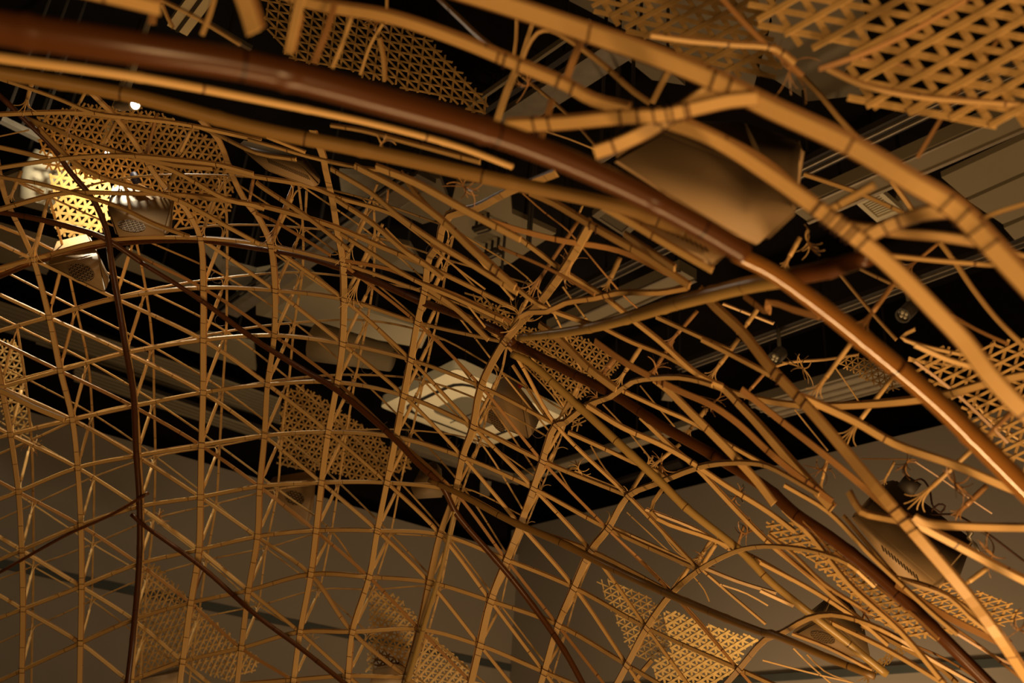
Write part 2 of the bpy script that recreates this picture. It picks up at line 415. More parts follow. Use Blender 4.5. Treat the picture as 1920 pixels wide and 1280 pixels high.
def on_ceiling_prism(name, pts, z, h, m, label, cat, parent=None, group=None, smooth=False):
    P = [on_z(x, y, z) for x, y in pts]; o = np.mean(P, axis=0)
    if parent is not None: o = np.array(parent.location)
    B = [p + np.array([0, 0, h]) for p in P]
    V, Fc = prism_data(P, B)
    ob = mesh_obj(name, [v - o for v in V], Fc, m, parent)
    if parent is None:
        ob.location = o; tag(ob, label, cat, group)
        q = [o + (p - o) * .4 for p in (P[0], P[len(P) // 2])]
        for c in q:
            V, Fc, _ = tube_data([c + [0, 0, h * .5], [c[0] + .001, c[1], ZC]], .012, 6); mesh_obj('suspension_rod', [v - o for v in V], Fc, DARK, ob)
    return ob
def beam(name, a, b, z, w, h, m, label, cat, group=None, parts=()):
    """a straight member under the ceiling between two pixels, snapped to level z; w across, h deep (metres)"""
    P0, P1 = on_z(*a, z), on_z(*b, z)
    if b[0] > 1900: P1 = P1 + nrm(P1 - P0) * 2.5
    o = (P0 + P1) / 2; t = nrm(P1 - P0); s = np.cross(t, [0, 0, 1])
    V, Fc = box_data([0, 0, h / 2], t * np.linalg.norm(P1 - P0), s * w, [0, 0, h])
    ob = mesh_obj(name, V, Fc, m); ob.location = o; tag(ob, label, cat, group)
    for pn, side, pw, ph, pm in parts:
        V, Fc = box_data(s * side + np.array([0, 0, -ph / 2]), t * np.linalg.norm(P1 - P0), s * pw, [0, 0, ph])
        mesh_obj(pn, V, Fc, pm, ob)
    for q in (-.42, 0, .42):
        c = (P1 - P0) * q; V, Fc, _ = tube_data([c + [0, 0, h * .5], c + [.001, 0, ZC - z]], .012, 6); mesh_obj('suspension_rod', V, Fc, DARK, ob)
    return ob
tr = (('track_lip', -.035, .014, .02, STEEL), ('track_lip', .035, .014, .02, STEEL))
G = 'lighting tracks across the black ceiling'
LAND += [(1700, 225, 'the track beside the grey boards')]
beam('lighting_track', (1440, 352), (1905, 128), 5.9, .16, .05, DARK, 'double-lipped lighting track passing just under the large woven panel tips', 'lighting track', G, tr)
beam('lighting_track', (1275, 692), (2000, 425), 5.9, .16, .05, DARK, 'double-lipped lighting track carrying the two grey spotlights', 'lighting track', G, tr)
beam('lighting_track', (1030, 575), (1255, 463), 5.9, .14, .05, DARK, 'lighting track seen behind the small slotted speaker in the middle', 'lighting track', G, tr)
wide = (('beam_flange', -.10, .03, .02, STEEL), ('beam_flange', .10, .02, .02, STEEL))
G = 'grey steel ceiling beams'
beam('ceiling_beam', (1500, 405), (1990, 190), 5.8, .24, .10, OLIVE, 'wide grey ceiling beam just above the square louvre vent', 'ceiling beam', None, wide)
beam('ceiling_beam', (1040, 625), (1290, 515), 5.8, .22, .10, OLIVE, 'grey ceiling beam behind the green pole leaving the hub', 'ceiling beam', None, wide)
beam('ceiling_beam', (1430, 772), (1690, 700), 5.8, .50, .10, GREY, 'ribbed grey beam above the dark strip of the far wall', 'ceiling beam', None,
     (('beam_flange', -.22, .03, .02, STEEL), ('beam_flange', -.1, .03, .02, STEEL), ('beam_flange', .04, .03, .02, STEEL), ('beam_flange', .2, .03, .02, STEEL)))
beam('ceiling_beam', (1020, 885), (1300, 800), 5.9, .16, .08, GREY, 'plain grey beam crossing behind the tan pole', 'ceiling beam', None)
beam('ceiling_beam', (740, 833), (955, 902), 5.9, .22, .08, GREY, 'grey pipe-like beam below the ceiling air conditioner', 'ceiling beam', None, (('beam_flange', .0, .10, .03, STEEL),))
beam('ceiling_beam', (960, 905), (1040, 880), 5.9, .2, .08, GREY, 'short grey beam meeting the pipe-like beam at an angle', 'ceiling beam', None)
beam('cable_tray', (430, 590), (800, 335), 5.9, .17, .04, STEEL, 'pale perforated cable tray behind the left middle lattice', 'cable tray', None, (('tray_edge', .16, .02, .03, DARK), ('tray_edge', .10, .012, .03, STEEL)))
beam('cable_tray', (945, 237), (1175, 88), 5.6, .18, .05, STEEL, 'bright silver tray under the top centre band of bamboo', 'cable tray', None, (('tray_edge', .20, .04, .03, DARK), ('tray_edge', .30, .02, .04, GREY)))
beam('ceiling_pipe', (385, 95 - 50), (470, 95), 5.6, .03, .03, STEEL, 'thin pale pipe near the white channel at the top', 'pipe')
beam('ceiling_pipe', (0, 228), (75, 265), 5.6, .05, .04, STEEL, 'thin shiny pipe at the upper left edge', 'pipe')
beam('steel_channel', (332, 58), (397, -30), 5.5, .12, .05, WHITE, 'white steel channel with bolts at the top left', 'steel channel', None, (('channel_bolt', .0, .02, .01, DARK),))
beam('steel_channel', (1120, 305), (1190, 262), 5.0, .05, .03, STEEL, 'short bright rail end under the crossed bamboo bands', 'steel channel')
# boards of the ceiling top right
def board(pts, z, m, label, name='ceiling_board', cat='ceiling board', h=.05, group=None): return on_ceiling_prism(name, pts, z, h, m, label, cat, group=group)
board(px('1440,320: 1300 50 1480 205 2300 -160 2100 -320'), 5.9, OLIVE, 'largest olive ceiling board at the upper right corner')
board(px('1440,320: 1500 225 1760 400 2300 180 2300 -130'), 5.9, OLIVE, 'middle olive ceiling board at the right edge')
board(px('1440,320: 1770 430 1850 520 2300 330 2300 200'), 5.9, OLIVE, 'lowest olive ceiling board at the right edge')
board(px('1440,320: 1000 100 1290 270 1060 370 930 420 880 380'), 6.0, GREY, 'dim grey board behind the square louvre vent')
board(px('960,0: 780 380 1180 530 1300 640 1050 600'), 6.0, GREY, 'dim grey board under the wide top bamboo band')
board(px('960,0: 300 -60 1900 -60 1950 160 1800 700 1300 400 900 250'), 6.6, GREY, 'grey board behind the large woven panel, middle part')
board(px('1440,0: 60 0 700 -60 760 330 560 560 820 700 300 760 -100 500'), 6.6, GREY, 'grey board behind the large woven panel, right part')
board(px('480,320: 620 20 1380 60 1480 330 1250 400 950 260 640 160'), 6.1, GREY, 'grey board with curved edge in the upper centre')
board(px('480,320: 1420 420 1500 100 1900 80 / 960,320: 0 320 330 470 130 600 / 480,320: 1920 690 1810 720'), 6.1, OLIVE, 'pale board carrying two slotted brackets, upper centre')
board(px('480,320: 0 760 330 700 660 1000 1300 1200 1240 1330 600 1210 0 1080'), 6.0, OLIVE, 'olive board in the left middle behind the upright ribs')
board(px('480,320: 700 480 1150 560 1280 780 900 700'), 6.2, GREY, 'dark grey board above the smoked pole, left of the centre')
board(px('0,320: 1500 560 1700 700 1920 760 / 480,320: 0 760 -100 960'), 6.1, GREY, 'dim board beside the pale cable tray')
board(px('0,640: 1340 40 1920 220 1900 20 1500 -60'), 6.1, OLIVE, 'small olive board above the ribbed ceiling section')
board(px('0,320: 840 700 940 600 1300 780 1500 900 1100 800'), 6.1, OLIVE, 'narrow olive board right of the lower left speaker')
board(px('960,640: 700 1080 1250 900 1300 960 1480 1000 760 1230'), 6.1, DARK, 'dark plate above the far wall, right of the centre')
# slotted brackets and hangers
for p, l in (('480,320: 1640 460 1740 430', 'upper slotted black bracket on the pale board'), ('480,320: 1710 660 1820 610', 'lower slotted black bracket on the pale board')):
    a, b = px(p); beam('slotted_bracket', a, b, 5.95, .09, .03, DARK, l, 'bracket', None, (('bracket_slot', 0, .02, .012, GREY),))
for a, b, l in (((947, 392), (941, 505), 'black threaded rod hanging at the pale board, left one'), ((990, 420), (988, 462), 'short black threaded rod hanging beside its twin'), ((995, 420), (993, 465), 'short black threaded rod nearest the small fork bracket')):
    o3 = on_z(*b, 5.65); V = tube_data([o3, [o3[0] + .001, o3[1], ZC]], .012, 8); tag(off_obj('hanger_rod', o3, V, DARK, smooth=True), l, 'hanger rod')
# ribbed section on the left: corrugated sheet running along the left wall direction
def ribbed(name, pts, z, n, m1, m2, label, cat):
    """a board with n ribs parallel to its first edge"""
    a, b, c, d = [on_z(x, y, z) for x, y in pts]; o = (a + b + c + d) / 4
    V, Fc = prism_data([p - o for p in (a, b, c, d)], [p - o + np.array([0, 0, .04]) for p in (a, b, c, d)])
    ob = mesh_obj(name, V, Fc, m1); ob.location = o; tag(ob, label, cat)
    mb = MB()
    for k in range(n):
        t = (k + .5) / n; p = a + (d - a) * t - o; q = b + (c - b) * t - o
        w = np.linalg.norm(d - a) / n * .5; u = nrm(q - p); s = np.cross(u, [0, 0, 1])
        V, Fc = box_data((p + q) / 2 - [0, 0, .015], u * np.linalg.norm(q - p), s * w, [0, 0, .03]); mb.add(V, Fc)
    mb.build('sheet_ribs', m2, ob); return ob
ribbed('corrugated_ceiling_sheet', px('0,640: 560 170 2100 700 2100 1080 540 560'), 6.0, 17, DARK, OLIVE, 'corrugated grey sheet under the ceiling along the left wall', 'ceiling sheet')
ribbed('corrugated_ceiling_sheet', px('0,320: -200 900 / 0,640: 2100 420 2100 620 / 0,320: -200 1180'), 6.3, 9, BLACK, OLIVE, 'bundle of dim parallel pipes above the corrugated sheet', 'ceiling sheet')
ribbed('air_grille', px('0,320: -300 380 430 640 350 760 -300 600'), 5.8, 6, DARK, GREY, 'dark ceiling grille with fine bars at the left edge', 'air grille')
gr = bpy.data.objects['air_grille']
mb = MB(); a, b, c, d = [on_z(x, y, 5.77) - np.array(gr.location) for x, y in px('0,320: -300 300 440 520 330 720 -300 640')]
for k in range(56):
    t = (k + .5) / 56; p = a + (b - a) * t; q = d + (c - d) * t
    V, Fc = box_data((p + q) / 2, q - p, nrm(np.cross(q - p, [0, 0, 1])) * .015, [0, 0, .01]); mb.add(V, Fc)
mb.build('grille_bar', OLIVE, gr)
# pale duct behind the lit woven panel
P = [W(x, y, 7.0) for x, y in ((98, 290), (85, 330), (70, 380))]
duct = off_obj('air_duct', P[1], tube_data(P, [.12, .16, .13], 20), mat('pale_duct', (.55, .5, .38), .6), smooth=True)
tag(duct, 'pale round duct behind the brightly lit woven panel', 'air duct')
board(px('0,320: 0 60 300 -60 390 100 420 330 120 250 0 150'), 5.9, OLIVE, 'pale ceiling board behind the brightly lit woven panel')
# grey drum end near the left centre
P = [W(590, 640, 6.4), W(735, 672, 6.3)]
tag(off_obj('air_duct', P[0], tube_data([P[0], P[1]], [.13, .085], 20), OLIVE, smooth=True), 'olive tapering duct between two upright ribs, left of centre', 'air duct')
# square louvre vent
def vent(pts, z, n, label, m=WHITE, dark=HOLE):
    a, b, c, d = [on_z(x, y, z) for x, y in pts]; o = (a + b + c + d) / 4
    root = bpy.data.objects.new('louvre_vent', None); C.objects.link(root); root.location = o; tag(root, label, 'vent')
    q = [a - o, b - o, c - o, d - o]; inn = [p * .68 for p in q]; mb = MB()
    for k in range(4):
        k2 = (k + 1) % 4; V, Fc = prism_data([q[k], q[k2], inn[k2], inn[k]], [p + np.array([0, 0, .05]) for p in (q[k], q[k2], inn[k2], inn[k])]); mb.add(V, Fc)
    mb.build('vent_frame', m, root)
    V, Fc = prism_data([p + np.array([0, 0, .045]) for p in inn], [p + np.array([0, 0, .06]) for p in inn]); mesh_obj('vent_back', V, Fc, dark, root)
    V, Fc, _ = tube_data([np.zeros(3) + [0, 0, .05], [.001, 0, ZC - z]], .02, 6); mesh_obj('suspension_rod', V, Fc, DARK, root)
    for k in range(n):
        t = (k + .5) / n; p = inn[0] + (inn[3] - inn[0]) * t; r = inn[1] + (inn[2] - inn[1]) * t
        V, Fc = box_data((p + r) / 2 + np.array([0, 0, .02]), r - p, nrm(np.cross(r - p, [0, 0, 1])) * np.linalg.norm(inn[3] - inn[0]) / n * .45, [0, 0, .012]); mesh_obj('louvre', V, Fc, m, root)
    return root
vent(px('1440,320: 650 240 830 140 1020 310 820 390'), 5.9, 8, 'square off-white louvre vent under the black ceiling')
LAND += [(1650, 385, 'the square louvre vent')]
vent(px('960,320: 690 270 930 430 850 500 600 340'), 5.6, 9, 'narrow grey louvre vent above the middle slotted speaker', GREY)
# ceiling air conditioner
def cassette():
    z = 5.75
    o = on_z(885, 765, z)
    root = bpy.data.objects.new('ceiling_air_conditioner', None); C.objects.link(root); root.location = o
    tag(root, 'off-white square ceiling air conditioner in the middle, partly hidden by a speaker', 'air conditioner')
    c4 = [on_z(x, y, z) - o for x, y in ((710, 762), (857, 690), (1061, 783), (911, 838))]
    cen = sum(c4) / 4
    def ring(f, rnd=5, z=0.):
        out = []
        for k in range(4):
            p = cen + (c4[k] - cen) * f; a = cen + (c4[k - 1] - cen) * f; b = cen + (c4[(k + 1) % 4] - cen) * f
            ra = .06 if f > .95 else .22
            for t in np.linspace(0, 1, rnd): out.append((1 - t) ** 2 * (p + (a - p) * ra) + 2 * t * (1 - t) * p + t * t * (p + (b - p) * ra) + np.array([0, 0, z]))
        return out
    def band(name, f0, z0, f1, z1, m):
        A, B = ring(f0, z=z0), ring(f1, z=z1); n = len(A)
        mesh_obj(name, A + B, [(k, (k + 1) % n, n + (k + 1) % n, n + k) for k in range(n)], m, root)
    V, Fc = prism_data(ring(1.0, z=0.012), ring(1.0, z=.12)); mesh_obj('housing', V, Fc, WHITE, root)
    band('outer_frame', 1.0, 0.0, .79, -.012, WHITE); band('air_slot', .80, .0, .70, .004, HOLE); band('inner_frame', .72, -.014, .46, -.02, WHITE)
    A = ring(.46, z=-.02); mesh_obj('intake_panel', A, [tuple(range(len(A)))], mat('intake_mesh', (.16, .135, .09), .7), root)  # tinted dark so the panel reads dim despite the spot below
    for k in (-1, 0, 1):
        p = cen + (c4[0] - cen + c4[3] - cen) * .2 + (c4[1] - c4[0]) * .08 * k; q = p + (c4[1] + c4[2] - c4[0] - c4[3]) * .2
        V, Fc = box_data((p + q) / 2 + (c4[3] - c4[0]) * .12 * k * 0 + np.array([0, 0, -.024]), q - p, nrm(np.cross(q - p, [0, 0, 1])) * .01, [0, 0, .006]); mesh_obj('panel_groove', V, Fc, DARK, root)
cassette(); LAND += [(885, 765, 'the ceiling air conditioner')]
# small stuff under the ceiling behind the right middle
for pts, z, m, l in ((px('960,640: 1150 380 1250 400 1200 450 1120 440'), 5.9, GREY, 'small round-topped grey fitting behind the bright bamboo bands'),
                     (px('480,640: 1680 1090 1760 1100 1750 1160 1680 1160'), 5.9, GREY, 'small grey fitting low above the far wall')):
    on_ceiling_prism('ceiling_fitting', pts, z, .1, m, l, 'ceiling fitting')

# ------------------------------------------------------------------ lamps and speakers
def spotlight(a, b, d, r, label, lit=False):
    if d is None:
        q = on_z(*b, 5.62); d = float(-(R.T @ (q - CAM))[2])
    """a: face centre pixel, b: back end pixel"""
    A, B = W(*a, d), W(*b, d + .12); root = bpy.data.objects.new('track_spotlight', None); C.objects.link(root); root.location = B; tag(root, label, 'spotlight')
    t = nrm(A - B); o = B
    P = [B - o, B - o + (A - B) * .08, A - o]; off = tube_data(P, [r * .8, r, r], 24); mesh_obj('lamp_housing', off[0], off[1][:-1], LAMPM, root, smooth=True)
    q = A - o; V = tube_data([q - t * .004, q + t * .004], [r * 1.02, r * 1.02], 24); 
    u = nrm(np.cross(t, [0, 0, 1])); v = np.cross(t, u); n = 24
    ringv = [q + (u * math.cos(k * 2 * math.pi / n) + v * math.sin(k * 2 * math.pi / n)) * rr + t * zz for rr, zz in ((r * 1.03, 0), (r * 1.03, .01), (r * .82, .01), (r * .78, -.01)) for k in range(n)]
    mesh_obj('lamp_rim', ringv, [(a_ * n + k, a_ * n + (k + 1) % n, (a_ + 1) * n + (k + 1) % n, (a_ + 1) * n + k) for a_ in range(3) for k in range(n)], WHITE if lit else GLASS, root)
    disc = [q - t * .02 + (u * math.cos(k * 2 * math.pi / n) + v * math.sin(k * 2 * math.pi / n)) * r * .8 for k in range(n)]
    mesh_obj('reflector', disc, [tuple(range(n))], GLOW if lit else GLASS, root)
    for k in range(4):
        c = q - t * .012 + (u * math.cos(k * math.pi / 2) + v * math.sin(k * math.pi / 2)) * r * .38
        bm = bmesh.new(); bmesh.ops.create_uvsphere(bm, u_segments=10, v_segments=6, radius=r * .24); bmesh.ops.translate(bm, verts=bm.verts, vec=Vector(c))
        me = bpy.data.meshes.new('bulb'); bm.to_mesh(me); bm.free(); me.shade_smooth(); me.materials.append(WHITE if not lit else GLOW); ob = bpy.data.objects.new('bulb', me); C.objects.link(ob); ob.parent = root
    up_ = np.array([0, 0, 1.]); V = tube_data([(B - o) * .5 + (A - o) * .25, (B - o) * .5 + (A - o) * .25 + up_ * max(.3, 5.88 - B[2])], [.018, .018], 10); mesh_obj('mount_stem', V[0], V[1], LAMPM, root, smooth=True)
    return root
spotlight(px('1440,320: 1015 1085')[0], px('1440,320: 1075 1025')[0], None, .062, 'grey cylinder spotlight hanging from the track, nearer the right edge')
spotlight(px('1440,640: 48 130')[0], px('1440,640: 100 80')[0], None, .062, 'grey cylinder spotlight hanging left of the glossy pole')
spotlight((252, 196), (222, 197), 5.0, .030, 'lit spotlight glaring white above the lattice, upper left', True)
spotlight((200, 287), (186, 281), 5.6, .016, 'small lit spotlight low behind the brown woven panel', True)
LAND += [(252, 196), (1690, 585)][:0] + [(252, 196, 'the glaring spotlight'), (1690, 585, 'the right hanging spotlight')]

def speaker(A, dA, B, dB, label, grille=None, slots=None, name='loudspeaker', m=BOX, cat='speaker', bevel=.012):
    """A: front outline pixels at distances dA, B: rear outline. grille=(cx,cy, ux,uy, vx,vy) pixels; slots=(x0,y0,x1,y1,sx,sy,n)"""
    n = len(A); dA = dA if isinstance(dA, (list, tuple)) else [dA] * n; dB = dB if isinstance(dB, (list, tuple)) else [dB] * n
    PA = [W(x, y, d) for (x, y), d in zip(A, dA)]
    i0, i1, i2 = max(((i, j, k) for i in range(n) for j in range(i) for k in range(j)), key=lambda q: abs((A[q[1]][0] - A[q[0]][0]) * (A[q[2]][1] - A[q[0]][1]) - (A[q[1]][1] - A[q[0]][1]) * (A[q[2]][0] - A[q[0]][0])))
    _n = np.cross(PA[i1] - PA[i0], PA[i2] - PA[i0])
    PA = [CAM + (p - CAM) * (((PA[i0] - CAM) @ _n) / ((p - CAM) @ _n)) for p in PA]
    PB = [W(x, y, d) for (x, y), d in zip(B, dB)]; o = sum(PA) / n
    root = bpy.data.objects.new(name, None); C.objects.link(root); root.location = o; tag(root, label, cat)
    V, Fc = prism_data([p - o for p in PA], [p - o for p in PB])
    ob = mesh_obj('speaker_body', V, Fc, m, root)
    bm = bmesh.new(); bm.from_mesh(ob.data); bmesh.ops.recalc_face_normals(bm, faces=bm.faces)
    bmesh.ops.bevel(bm, geom=bm.edges[:], offset=bevel, segments=3, affect='EDGES', clamp_overlap=True); bm.to_mesh(ob.data); bm.free(); ob.data.shade_smooth()
    # fit front plane: distance as linear function of pixel -> use plane through first three spread points
    p0, p1, p2 = PA[i0], PA[i1], PA[i2]; N = nrm(np.cross(p1 - p0, p2 - p0))
    if N @ (CAM - p0) < 0: N = -N
    def hit(x, y, lift):
        r = R @ np.array([(x - CX) / F, (CY - y) / F, -1.0]); t = ((p0 + N * lift - CAM) @ N) / (r @ N); return CAM + r * t - o
    if grille:
        cx, cy, ux, uy, vx, vy = grille; k = 28
        ringp = [hit(cx + ux * math.cos(q) + vx * math.sin(q), cy + uy * math.cos(q) + vy * math.sin(q), .004) for q in np.linspace(0, 2 * math.pi, k, endpoint=False)]
        g = mesh_obj('speaker_grille', ringp + [p - N * .01 for p in ringp], [tuple(range(k))] + [(i, (i + 1) % k, k + (i + 1) % k, k + i) for i in range(k)], HOLE, root)
        gr_ = np.linalg.norm(hit(cx + ux, cy + uy, 0) - hit(cx, cy, 0)); mb = MB(); L = [(1, 0), (.5, .87), (-.5, .87)]
        for dx, dy in L:
            for q in np.arange(-.9, .95, .3):
                h = math.sqrt(1 - q * q) * .97; a = (dx * h - dy * q, dy * h + dx * q); b = (-dx * h - dy * q, -dy * h + dx * q)
                pa, pb = [hit(cx + ux * e[0] + vx * e[1], cy + uy * e[0] + vy * e[1], .006) for e in (a, b)]
                V2, F2 = box_data((pa + pb) / 2, pb - pa, nrm(np.cross(pb - pa, N)) * np.linalg.norm(pb - pa + 1e-6) * 0 + nrm(np.cross(pb - pa, N)) * gr_ * .03, N * .002); mb.add(V2, F2)
        mb.build('grille_mesh', m, g)
    if slots:
        x0, y0, x1, y1, sx, sy, k = slots
        for q in range(k):
            t = q / (k - 1); x, y = x0 + (x1 - x0) * t, y0 + (y1 - y0) * t
            a, b, c = hit(x, y, .003), hit(x + sx, y + sy, .003), hit(x + (x1 - x0) / k * .45, y + (y1 - y0) / k * .45, .003)
            V2, F2 = prism_data([a, b, b + c - a, c], [p + N * .002 for p in (a, b, b + c - a, c)]); mesh_obj('speaker_slot', V2, F2, HOLE, root)
    return root
speaker([(197, 386), (212, 383), (312, 430), (312, 442), (218, 444)], [4.95, 5.0, 4.9, 4.85, 4.75], [(212, 340), (240, 342), (328, 368), (322, 436), (225, 430)], [5.35, 5.35, 5.25, 5.15, 5.2],
        'beige wedge speaker with oval grille, upper of the left pair', (247, 423, 25, 6, 8, -10))
LAND += [(255, 400, 'the upper left speaker'), (150, 505, 'the lower left speaker')]
speaker([(86, 497), (186, 475), (200, 547), (192, 549)], [5.0, 4.95, 4.75, 4.75], [(104, 452), (165, 437), (207, 520), (200, 540)], [5.4, 5.35, 5.1, 5.1],
        'beige wedge speaker with round grille, lower of the left pair', (152, 510, 24, 7, 4, -15))
speaker([(898, 786), (925, 715), (950, 706), (974, 724), (992, 823)], [4.55, 4.6, 4.65, 4.6, 4.4], [(925, 765), (945, 716), (962, 708), (1016, 779), (1000, 812)], [4.85, 4.9, 4.9, 4.8, 4.75],
        'brown wedge speaker hanging before the ceiling air conditioner', (930, 789, 13, 19, 8, -4), bevel=.005)
LAND += [(950, 765, 'the centre speaker')]
speaker([(490, 918), (592, 905), (577, 988), (570, 988)], [6.1, 6.1, 6.0, 6.0], [(510, 893), (592, 880), (588, 960), (582, 965)], [6.4, 6.4, 6.3, 6.3],
        'dim triangular speaker with round grille left of the woven panel', (552, 933, 18, 5, 3, -13))
LAND += [(545, 930, 'the dim triangular speaker')]
speaker([(1142, 300), (1238, 245), (1440, 325), (1500, 400), (1425, 468), (1330, 420)], [1.75, 1.85, 1.8, 1.8, 1.7, 1.7], [(1200, 262), (1270, 225), (1395, 228), (1508, 262), (1512, 292), (1480, 350)], [2.25, 2.3, 2.3, 2.2, 2.15, 2.1],
        'largest speaker box, out of focus behind the crossed bamboo bands', None, None, bevel=.03)
LAND += [(1330, 330, 'the largest speaker')]
speaker([(1592, 968), (1606, 963), (1758, 1094), (1738, 1112), (1688, 1088)], [2.75, 2.75, 2.7, 2.65, 2.65], [(1655, 903), (1680, 898), (1826, 1012), (1800, 1082), (1765, 1085)], [3.1, 3.1, 3.0, 2.95, 2.95],
        'long brown speaker with a row of slots at the lower right', None, (1652, 1022, 1716, 1076, 4, 11, 12), bevel=.006)
LAND += [(1700, 1020, 'the long slotted speaker')]
speaker([(1480, 1190), (1538, 1158), (1565, 1163), (1637, 1236), (1600, 1234)], [4.0, 4.05, 4.0, 3.9, 3.9], [(1500, 1160), (1560, 1112), (1590, 1120), (1622, 1172), (1612, 1212)], [4.4, 4.4, 4.3, 4.2, 4.2],
        'beige wedge speaker with oval grille low at the right', (1543, 1195, 22, 9, 6, -7))
LAND += [(1560, 1190, 'the low right speaker')]
speaker([(768, 912), (828, 904), (832, 934), (778, 937)], 6.6, [(790, 870), (815, 862), (830, 880), (800, 890)], 6.9, 'dim olive speaker low above the black strip', None)
speaker([(690, 1290), (700, 1252), (745, 1245), (765, 1262), (770, 1290)], 5.9, [(700, 1285), (712, 1246), (745, 1240), (770, 1252), (772, 1290)], 6.3, 'dark speaker cut by the bottom edge below the woven column', None)
speaker([(252, 1292), (258, 1278), (345, 1260), (340, 1292)], 6.4, [(262, 1290), (262, 1270), (345, 1245), (345, 1290)], 6.8, 'dim speaker cut by the bottom edge beside the smoked pole', None)
speaker([(1142, 393), (1160, 390), (1362, 478), (1332, 503), (1318, 500)], [1.95, 1.95, 1.75, 1.75, 1.75], [(1160, 375), (1180, 370), (1370, 450), (1372, 470), (1340, 480)], [2.2, 2.2, 2.0, 2.0, 2.0],
        'tan slotted speaker face under the big foreground pole', None, (1245, 425, 1320, 462, 6, 10, 9), bevel=.006)
LAND += [(1250, 440, 'the tan slotted speaker')]
speaker([(443, 272), (565, 307), (600, 345), (585, 352), (500, 320)], [3.6, 3.5, 3.4, 3.4, 3.5], [(455, 262), (570, 290), (603, 335), (600, 340), (520, 310)], [3.9, 3.8, 3.7, 3.7, 3.8],
        'brown slotted speaker behind the upper left centre strips', None, (500, 297, 575, 328, 5, 9, 22), bevel=.006)
LAND += [(530, 310, 'the brown slotted speaker')]
# small fittings on the long slotted speaker
o3 = W(1705, 910, 2.9); root = off_obj('cable_connector', o3, tube_data([W(1690, 900, 2.9), W(1718, 920, 2.88)], [.022, .025], 14), DARK, smooth=True); tag(root, 'ribbed black connector on top of the long slotted speaker', 'connector')
A = catmull(np.array([(1712, 903, 2.88), (1728, 898, 2.85), (1742, 915, 2.8), (1750, 950, 2.75), (1765, 960, 2.75), (1772, 948, 2.75), (1760, 945, 2.75), (1745, 962, 2.75), (1790, 965, 2.6), (1830, 985, 2.5), (1925, 1055, 2.4)]), 8)
o3 = W(1740, 930, 2.8); tag(off_obj('black_cable', o3, tube_data([W(x, y, d) for x, y, d in A], .0028, 8), CORD, smooth=True), 'thin black cable looping from the connector toward the right edge', 'cable')
o3 = W(1818, 1003, 2.75); root = off_obj('steel_hook', o3, tube_data([W(x, y, d) for x, y, d in ((1812, 990, 2.75), (1820, 1000, 2.74), (1816, 1008, 2.74), (1828, 1020, 2.72), (1838, 1038, 2.7))], [.006, .009, .006, .005, .004], 10), STEEL, smooth=True); tag(root, 'small shiny steel hook on the corner of the long speaker', 'hook')
o3 = W(254, 333, 4.8); tag(off_obj('cable_sleeve', o3, tube_data([W(250, 326, 4.8), W(256, 340, 4.78)], [.016, .02], 12), NAVY, smooth=True), 'navy cable sleeve on top of the upper left speaker', 'cable sleeve')
o3 = W(974, 722, 4.5); tag(off_obj('red_cap', o3, tube_data([W(973, 718, 4.52), W(976, 725, 4.5)], [.008, .009], 10), REDM, smooth=True), 'tiny red cap on the shoulder of the centre speaker', 'cap')

# ------------------------------------------------------------------ woven panels
def inside(poly, x, y):
    c = False; n = len(poly)
    for i in range(n):
        x0, y0 = poly[i]; x1, y1 = poly[(i + 1) % n]
        if (y0 > y) != (y1 > y) and x < (x1 - x0) * (y - y0) / (y1 - y0) + x0: c = not c
    return c
def woven(poly, a, b, d, label, wf=.30, bulge=0., frac=.25, m=None):
    """poly: outline pixels. a, b: lattice step vectors in pixels. d: ((x,y,dist) x3) plane. three slat directions a, b, a-b"""
    (xa, ya, da), (xb, yb, db), (xc, yc, dc) = d
    M = np.linalg.solve(np.array([[xa, ya, 1], [xb, yb, 1], [xc, yc, 1]], float), 1 / np.array([da, db, dc], float))
    cx, cy = np.mean(poly, axis=0); rad = max(math.hypot(x - cx, y - cy) for x, y in poly)
    def P(x, y, lift=0.):
        dd = 1 / max(.05, M @ [x, y, 1]) - bulge * max(0, 1 - ((x - cx) ** 2 + (y - cy) ** 2) / rad ** 2) + lift
        return W(x, y, dd)
    a = np.array(a, float); b = np.array(b, float); o = P(cx, cy)
    N = nrm(np.cross(P(cx + 20, cy) - P(cx, cy), P(cx, cy + 20) - P(cx, cy)));  N = N if N @ (CAM - o) > 0 else -N
    mb = MB(); K = int(rad * 2 / min(np.linalg.norm(a), np.linalg.norm(b), np.linalg.norm(a - b))) + 3
    cell = min(np.linalg.norm(P(cx + a[0], cy + a[1]) - o), np.linalg.norm(P(cx + b[0], cy + b[1]) - o))
    fam = ((a, b, 0.), (b, a, .004), (a - b, a, -.004))
    for u, s, lift in fam:
        for k in range(-K, K + 1):
            base = np.array([cx, cy]) + s * k; run = []
            def flush():
                if len(run) > 3:
                    ex = u * frac * random.uniform(.3, 1.3); r0 = run[0] - ex; r1 = run[-1] + u * frac * random.uniform(.3, 1.3)
                    q = [r0] + run[1:-1] + [r1]
                    pts = np.array([P(x, y, lift + .003 * ((i + k) % 2)) - o for i, (x, y) in enumerate(q)])
                    V, Fc, UV = ribbon_data(pts, [N] * len(pts), cell * wf * random.uniform(.88, 1.1), .0012); mb.add(V, Fc, UV)
                run.clear()
            for t in np.arange(-K, K + .01, .5):
                p = base + u * t
                if inside(poly, *p): run.append(p)
                else: flush()
            flush()
    ob = mb.build('woven_bamboo_panel', m or WEAVE); ob.location = o; tag(ob, label, 'woven panel')
    LAND.append((cx, cy, LN[label])); return ob
LN = {}
def wp(short, poly, a, b, d, label, **kw): LN[label] = short; return woven(poly, a, b, d, label, **kw)
